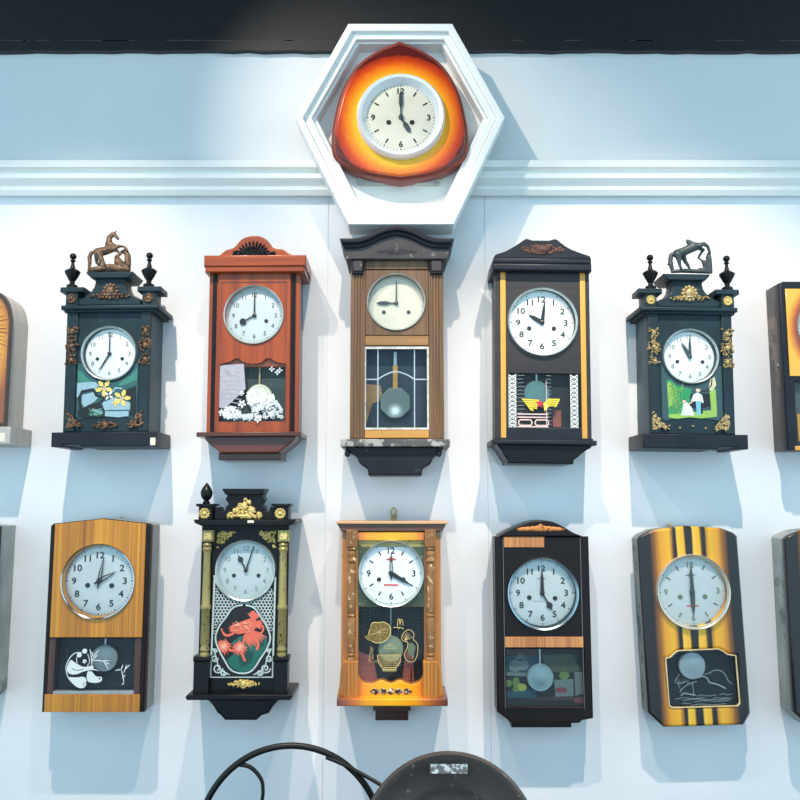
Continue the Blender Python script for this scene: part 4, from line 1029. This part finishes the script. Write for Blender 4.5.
# ------------------------------------------------------------------ striped yellow and black clocks
def striped_clock(label, crop, roll, time, full=True):
    k = K('wall_clock', label, 'clock', crop, (80, 55, 430, 752), .085 if full else .11, None, roll)
    d = k.df
    out = [(80, 96), (92, 84), (135, 66), (255, 55), (375, 66), (418, 84), (430, 96), (430, 712), (404, 752), (130, 752), (80, 700)]
    cx = k.X((255, 400), d)[0]
    B, Y, Y2 = (26, 22, 24), (240, 178, 34), (246, 196, 66)
    st = [(0, B), (.12, B), (.17, (150, 92, 30)), (.22, (226, 156, 36)), (.31, Y), (.345, (150, 96, 30)), (.36, B), (.385, B), (.395, Y2), (.46, Y), (.468, (120, 84, 30)), (.48, B), (.54, B), (.552, Y2), (.62, Y), (.63, (120, 80, 30)), (.645, B), (.675, B), (.69, (200, 140, 34)), (.72, Y), (.8, (226, 156, 36)), (.85, (150, 92, 30)), (.9, B), (1, B)]
    SM = xgrad('yellow_black_lacquer', cx, k.m(175), st, .34, .25, False)
    k.plate('case', [out], .001, d - .026, GREYSIDE if not full else worn('grey_green_side', (124, 136, 132), (70, 78, 78), .5, .55, 14))
    win = [(150, 512), (168, 508), (182, 494), (196, 486), (338, 484), (354, 492), (368, 504), (398, 510), (400, 678), (392, 688), (162, 688), (152, 680)]
    k.plate('front_panel', [out, circ(258, 283, 120), win], d - .026, d, SM, bev=.006)
    k.dial(258, 283, 130, 117, time, SILVERF, OLIVEINK, plain('cream_metal_bezel', (222, 214, 196), .25, .5, var=.05), STEELHAND, d - .008, 'quarters', .78, .2, .015, holes=((-.36, .16), (.38, .17)), track='lines', hl=.74, ml=.84, hand=('sword', 'sword'), bezd=.018, numink=OLIVEINK)
    k.motif('dial_emblem', [(dr, 's', [(236, 334), (278, 334)], 5), (OLIVEINK, 'f', [(238, 227), (252, 223), (257, 215), (262, 223), (276, 227), (262, 231), (257, 238), (252, 231)])], d - .0074)
    k.plate('window_bead', [win, [(275 + (u - 275) * .965, 588 + (v - 588) * .96) for u, v in win]], d - .004, d + .002, plain('cream_bead', (222, 200, 150), .4), bev=.001)
    k.plate('backboard', [[(u, v) for u, v in win]], d - .0258, d - .023, P_('blue_black_back', (14, 22, 32)), bev=0)
    k.pendulum(241, 541, 47, 490, d - .014, plain('dull_blue_bob', (160, 168, 172), .4, .25, var=.08), STEEL)
    pn = k.plate('window_glass', [win], d - .006, d - .005, PANE, bev=0)
    C0 = k.C
    sc_ = k.C[2]; o = (k.C[0] + (35 * 3.478 / 3.478) * 1.0, 0)
    k.C = (C0[0] + 35, C0[1] + 130, 8.889 * sc_ / 3.478)
    SL = plain('silver_line', (150, 168, 172), .4, .3, var=.1)
    it = [(SL, 's', smooth([(390, 310), (440, 300), (460, 290)], 3), 4), (SL, 's', smooth([(460, 310), (480, 280), (540, 275), (590, 310), (615, 370), (650, 400)], 5), 6), (SL, 's', smooth([(380, 320), (430, 340), (450, 380), (520, 400), (590, 440)], 5), 10), (SL, 's', smooth([(290, 320), (340, 330), (390, 320)], 4), 14),
          (SL, 's', smooth([(180, 460), (230, 410), (290, 380), (340, 370)], 5), 6), (SL, 's', smooth([(190, 300), (160, 340), (150, 370), (200, 380), (240, 370)], 5), 4), (SL, 's', [(300, 380), (302, 480)], 5), (SL, 's', smooth([(170, 370), (180, 410), (195, 440)], 4), 4), (SL, 's', smooth([(190, 490), (220, 470), (270, 480), (320, 490)], 4), 10)]
    for y, a, b in ((515, 140, 400), (530, 200, 640), (495, 330, 500), (490, 530, 640), (545, 300, 620), (560, 200, 270), (575, 270, 580), (520, 470, 600)):
        it.append((SL, 's', smooth([(a, y + 4), (a * .7 + b * .3, y - 5), (a * .4 + b * .6, y + 5), (b, y - 3)], 4), 4))
    for i in range(10): it.append((SL, 's', [(150 + i * 12, 330 + (i * 37) % 60), (165 + i * 13, 345 + (i * 53) % 60)], 3))
    k.motif('etched_mountains', it, d - .0048, pn)
    k.C = C0
    k.lathe_y('hanging_screw', 196, 54, [(7, .001), (7, .012), (4, .016), (0, .017)], BRASS, n=16, dref=.01)
    return k
striped_clock('yellow and black striped clock with cut corners, tilted, mountains etched on its window', (620, 510, 3.478), -1.6, (6, 0))

# ------------------------------------------------------------------ clocks cut by the frame
striped_clock('grey-sided clock with orange-yellow front cut off by lower right edge', (790 - 80 / 3.478, 528 - 57 / 3.478, 3.478), 0, (3, 40), False)

k = K('wall_clock', 'black sunburst clock cut off by the upper right edge of the photo', 'clock', (740, 260, 3.636), (158, 78, 522, 692), .112)
d = .112
cx, cz = k.X((335, 250), d)
SB = sunburst('dark_ring_sunburst', cx, cz, k.m(160), k.m(185), [(.55, (40, 22, 18)), (.72, (60, 26, 18)), (.84, (186, 90, 24)), (.97, (240, 166, 40)), (1.3, (244, 180, 60))])
SIDEB = worn('brown_black_side', (98, 94, 94), (140, 126, 118), .45, .55, 12)
k.plate('case', [[(158, 84), (172, 78), (508, 78), (522, 84), (522, 692), (158, 692)]], .001, d - .028, SIDEB)
k.plate('front_frame', [[(158, 84), (172, 78), (508, 78), (522, 84), (522, 692), (158, 692)], circ(335, 248, 118), rect(196, 440, 484, 670)], d - .028, d, BLUEBLACK, bev=.004)
k.plate('sunburst_panel', [rect(180, 104, 500, 422), circ(335, 248, 118)], d, d + .004, SB)
k.box('lower_panel', 184, 676, 496, 692, d, d + .004, YEL)
k.dial(335, 248, 128, 117, (9, 15), CREAMF, INK, BEZW, HAND, d - .006, 'quarters', .76, .2, .02, track='lines', bezd=.016)
k.box('backboard', 194, 438, 486, 672, d - .0278, d - .025, P_('grey_green_back', (86, 96, 92)), bev=0)
k.box('inner_shape', 198, 560, 260, 660, d - .025, d - .02, YEL)
k.pendulum(335, 545, 46, 445, d - .016, BRASS, STEEL)
k.box('window_glass', 195, 439, 485, 671, d - .004, d - .003, PANE, bev=0)
k.box('side_catch', 152, 372, 162, 380, d - .05, d - .02, STEEL)

k = K('wall_clock', 'grey round-topped clock with amber front cut off by upper left edge', 'clock', (0, 270, 4), (-330, 70, 38, 697), .11)
d = .11
AR = [(38, 625), (38, 195)] + smooth([(38, 195), (24, 138), (-4, 98), (-48, 78), (-100, 70)], 5)[1:] + smooth([(-196, 70), (-248, 78), (-292, 98), (-320, 138), (-334, 195)], 5) + [(-334, 625)]
GREYC = wood('grey_side_board', (162, 160, 154), (198, 194, 186), 'Z', .4, .6, 0)
k.plate('case', [AR], .001, d - .01, GREYC)
cx, cz = k.X((-148, 300), d)
AMB = sunburst('amber_front', cx, cz, k.m(190), k.m(330), [(.3, (250, 200, 90)), (.7, (236, 170, 60)), (.95, (170, 96, 40)), (1.2, (150, 84, 44))])
ins = lambda f: [(-148 + (u + 148) * f, 340 + (v - 340) * (f + .01)) for u, v in AR]
k.plate('front_rim', [AR, [(-148 + (u + 148) * .93, 350 + (v - 350) * .95) for u, v in AR]], d - .01, d, plain('dark_rim', (70, 56, 46), .4))
fp = k.plate('front_panel', [[(-148 + (u + 148) * .94, 350 + (v - 350) * .96) for u, v in AR], circ(-148, 260, 118)], d - .012, d - .006, AMB)
it = []
for i in range(60):
    a = 2 * PI * i / 60
    r0, r1 = 130, 160 + 12 * (i % 3)
    it.append((plain('dark_engraving', (96, 56, 30), .5) if i == 0 else it[0][0], 's', [(-148 + r0 * math.cos(a), 260 + r0 * math.sin(a)), (-148 + r1 * math.cos(a + .06), 260 + r1 * math.sin(a + .06))], 4, (1, .2)))
k.motif('engraved_rays', it, d - .0058, fp)
k.dial(-148, 260, 126, 114, (12, 20), CREAMF, INK, BRASS, HAND, d - .012, 'all', .76, .2, .01, bezd=.016)
b = k.box('base', -352, 626, 56, 697, .001, d + .02, GREYC, bev=.003)
k.box('price_tag', 3, 652, 36, 686, d + .02, d + .0206, STICK, b, 0)

k = K('wall_clock', 'plain grey-sided clock cut off by lower left edge, only its side showing', 'clock', (0, 500, 2.667), (-300, 62, -16, 540), .118)
d = .118
AO = [(-300, 70), (-158, 58), (-16, 70), (-16, 520), (-30, 540), (-286, 540), (-300, 520)]
k.plate('case', [AO], .001, d - .02, GREYSIDE)
k.plate('front_frame', [AO, circ(-158, 200, 92), rect(-262, 350, -54, 480)], d - .02, d, DKB, bev=.004)
k.plate('veneer_panel', [[(-290, 74), (-158, 62), (-26, 74), (-26, 335), (-290, 335)], circ(-158, 200, 92)], d, d + .004, VEN)
k.dial(-158, 200, 100, 90, (7, 25), SILVERF, INK, CHROME, HAND, d - .006, 'all', .75, .2, .02, bezd=.016)
k.box('backboard', -264, 348, -52, 482, d - .0198, d - .018, NAVY, bev=0)
k.pendulum(-158, 415, 36, 352, d - .012, STEEL, STEEL)
k.box('window_glass', -263, 349, -53, 481, d - .004, d - .003, PANE, bev=0)

# ------------------------------------------------------------------ iron wheel and dark pan in front of the wall
IRON = worn('black_iron', (20, 22, 22), (64, 66, 62), .4, .68, 60, metal=.3)
PANM = worn('dark_rusty_metal', (90, 82, 78), (140, 132, 126), .28, .62, 50, metal=.1)
def wpt(px, py, y): return W(px, py, -y)
yw = -.45
zt_ = .58
t = bpy.data.objects.new('low_table', None); COL.objects.link(t)
t['label'] = 'low dark table carrying the iron wheel and the round pan'; t['category'] = 'table'
TM = wood('dark_table_wood', (48, 34, 28), (84, 60, 46), 'X', .3)
t.location = (0, -.5, 0)
def tb(name, x0, x1, y0, y1, z0, z1):
    bm = bmesh.new(); box_bm(bm, x0, x1, y0, y1, z0, z1); o = bm_obj(name, bm, TM, t, smooth=False); return o
tb('tabletop', -.75, .75, -.3, .35, zt_ - .04, zt_)
for sx in (-.7, .7):
    for sy in (-.25, .3): tb('leg', sx - .03, sx + .03, sy - .03, sy + .03, 0, zt_ - .04)
c = wpt(290, 842, yw); rw = (wpt(290 + 92.5, 842, yw) - c).x
w = bpy.data.objects.new('iron_wheel', None); COL.objects.link(w)
w['label'] = 'thin black iron wheel with curved spokes, left of the dark round pan'; w['category'] = 'wheel'
w.location = (c.x, yw, zt_)
hc = c.z - zt_
s = rw / 90
def bmtube(name, pts, r, parent):
    bm = bmesh.new(); tube_bm(bm, pts, r, 10); return bm_obj(name, bm, IRON, parent, 60)
bm = bmesh.new(); n = 96
rings = []
for i in range(n):
    a = 2 * PI * i / n
    rings.append([bm.verts.new(((rw + 3.2 * s * math.cos(q)) * math.cos(a), 3.2 * s * math.sin(q), hc + (rw + 3.2 * s * math.cos(q)) * math.sin(a))) for q in [2 * PI * j / 12 for j in range(12)]])
for i in range(n):
    for j in range(12): bm.faces.new((rings[i][j], rings[i][(j + 1) % 12], rings[(i + 1) % n][(j + 1) % 12], rings[(i + 1) % n][j]))
bm_obj('rim', bm, IRON, w, 60)
def wp(px, py, dy=0.):
    p = wpt(px, py, yw); return Vector((p.x - c.x, dy, p.z - zt_))
sp0 = smooth([wp(235, 764), wp(250, 767), wp(261, 779), wp(263, 792), wp(262, 806), wp(268, 822), wp(290, 836)], 6)
hub = Vector((0, 0, hc))
for q in (0, 120, 240):
    m = Matrix.Rotation(R(q), 3, 'Y')
    bmtube('spoke', [hub + m @ (Vector(p) - hub) for p in sp0], [s * (2.4 - 0.6 * math.sin(PI * i / len(sp0))) for i in range(len(sp0))], w)
bm = bmesh.new(); tube_bm(bm, [hub + Vector((0, -.03, 0)), hub + Vector((0, .03, 0))], s * 10, 24); bm_obj('hub', bm, IRON, w)
bmtube('drive_cord', smooth([wp(326, 757, -.002), wp(342, 763, -.005), wp(362, 773, -.007), (wp(386, 785, -.02)), wp(411, 800, -.05), wp(426, 812, -.06)], 5), s * 1.9, w)
for sy in (-.035, .035):
    bmtube('stand_leg', [hub + Vector((0, sy * .8, 0)), Vector((-.12, sy * 1.6, .007))], .006, w)
    bmtube('stand_leg', [hub + Vector((0, sy * .8, 0)), Vector((.12, sy * 1.6, .007))], .006, w)
bmtube('axle', [hub + Vector((0, -.045, 0)), hub + Vector((0, .045, 0))], .006, w)

yp = -.66
c2 = wpt(451, 856, yp); rp = (wpt(451 + 93, 856, yp) - c2).x
pn = bpy.data.objects.new('metal_pan', None); COL.objects.link(pn)
pn['label'] = 'dark round metal pan standing on edge beside the iron wheel'; pn['category'] = 'pan'
tilt = R(-10)
zl = c2.z - zt_
pn.location = (c2.x, yp, c2.z - rp * math.cos(tilt) * 1.0)
pn.rotation_euler = (tilt, 0, 0)
bm = bmesh.new(); n = 80; rings = []
prof2 = [(0, .035), (.5, .035), (.56, .03), (.6, .022), (.64, .018), (.88, .006), (.91, -.002), (.97, -.006), (1.0, 0), (1.0, .008), (.94, .012), (.7, .03), (.6, .045), (0, .045)]
for r, y in prof2:
    rr = r * rp
    rings.append([bm.verts.new((0, y, rp))] if r == 0 else [bm.verts.new((rr * math.cos(2 * PI * k_ / n), y, rp + rr * math.sin(2 * PI * k_ / n))) for k_ in range(n)])
for a, b in zip(rings, rings[1:]):
    for k_ in range(n):
        k2 = (k_ + 1) % n
        if len(a) == 1: bm.faces.new((a[0], b[k_], b[k2]))
        elif len(b) == 1: bm.faces.new((a[k_], a[k2], b[0]))
        else: bm.faces.new((a[k_], a[k2], b[k2], b[k_]))
bm_obj('dish', bm, PANM, pn, 50)
bm = bmesh.new(); vs = box_bm(bm, -.036, .036, .002, .02, rp * 1.765, rp * 1.865)
o = bm_obj('pale_plate', bm, worn('pale_plate_metal', (110, 106, 104), (214, 212, 206), .35, .48, 90, metal=.3), pn, smooth=False)  # pale mottled rectangle near the upper rim of the pan
bmtube_z = None
bm = bmesh.new(); tube_bm(bm, [Vector((0, .04, rp * 1.2)), Vector((0, .11, .02))], .008, 8); bm_obj('prop_leg', bm, IRON, pn)

# ------------------------------------------------------------------ light and camera
wd = bpy.data.worlds.new('World'); SC.world = wd; wd.use_nodes = True
wd.node_tree.nodes['Background'].inputs[0].default_value = (.55, .82, 1.0, 1)
wd.node_tree.nodes['Background'].inputs[1].default_value = 1.45
def spot(name, x, tx, tz, e, ang=60, y=-1.4, z=3.5, col=(1, .86, .74), blend=.6):
    l = bpy.data.lights.new(name, 'SPOT'); l.energy = e; l.spot_size = R(ang); l.spot_blend = blend; l.shadow_soft_size = .02; l.color = col
    o = bpy.data.objects.new(name, l); COL.objects.link(o); o.location = (x, y, z)
    o.rotation_euler = (Vector((tx, 0, tz)) - Vector((x, y, z))).to_track_quat('-Z', 'Y').to_euler()
spot('wall_spot', -.74, -.95, 0.98, 196, 52, blend=.65)
spot('wall_spot', .6, .85, 0.98, 206, 52, blend=.65)
spot('wall_spot', -.95, .06, 2.4, 120, 38, blend=1)
spot('wall_spot', -.06, -.04, 1.15, 118, 44, blend=.8)  # fill lamp added to brighten the centre column
cam = bpy.data.cameras.new('Camera'); co_ = bpy.data.objects.new('Camera', cam); COL.objects.link(co_)
cam.sensor_fit = 'HORIZONTAL'; cam.sensor_width = 36; cam.lens = 36 * F / 800
co_.location = CAM; co_.rotation_euler = (PI / 2 + TILT, 0, 0)
cam.clip_start = .05
SC.camera = co_
SC.view_settings.view_transform = 'Standard'; SC.view_settings.look = 'None'; SC.view_settings.gamma = 1; SC.view_settings.use_curve_mapping = False
SC.view_settings.exposure = 0.0
SC.cycles.max_bounces = 8; SC.cycles.transparent_max_bounces = 16
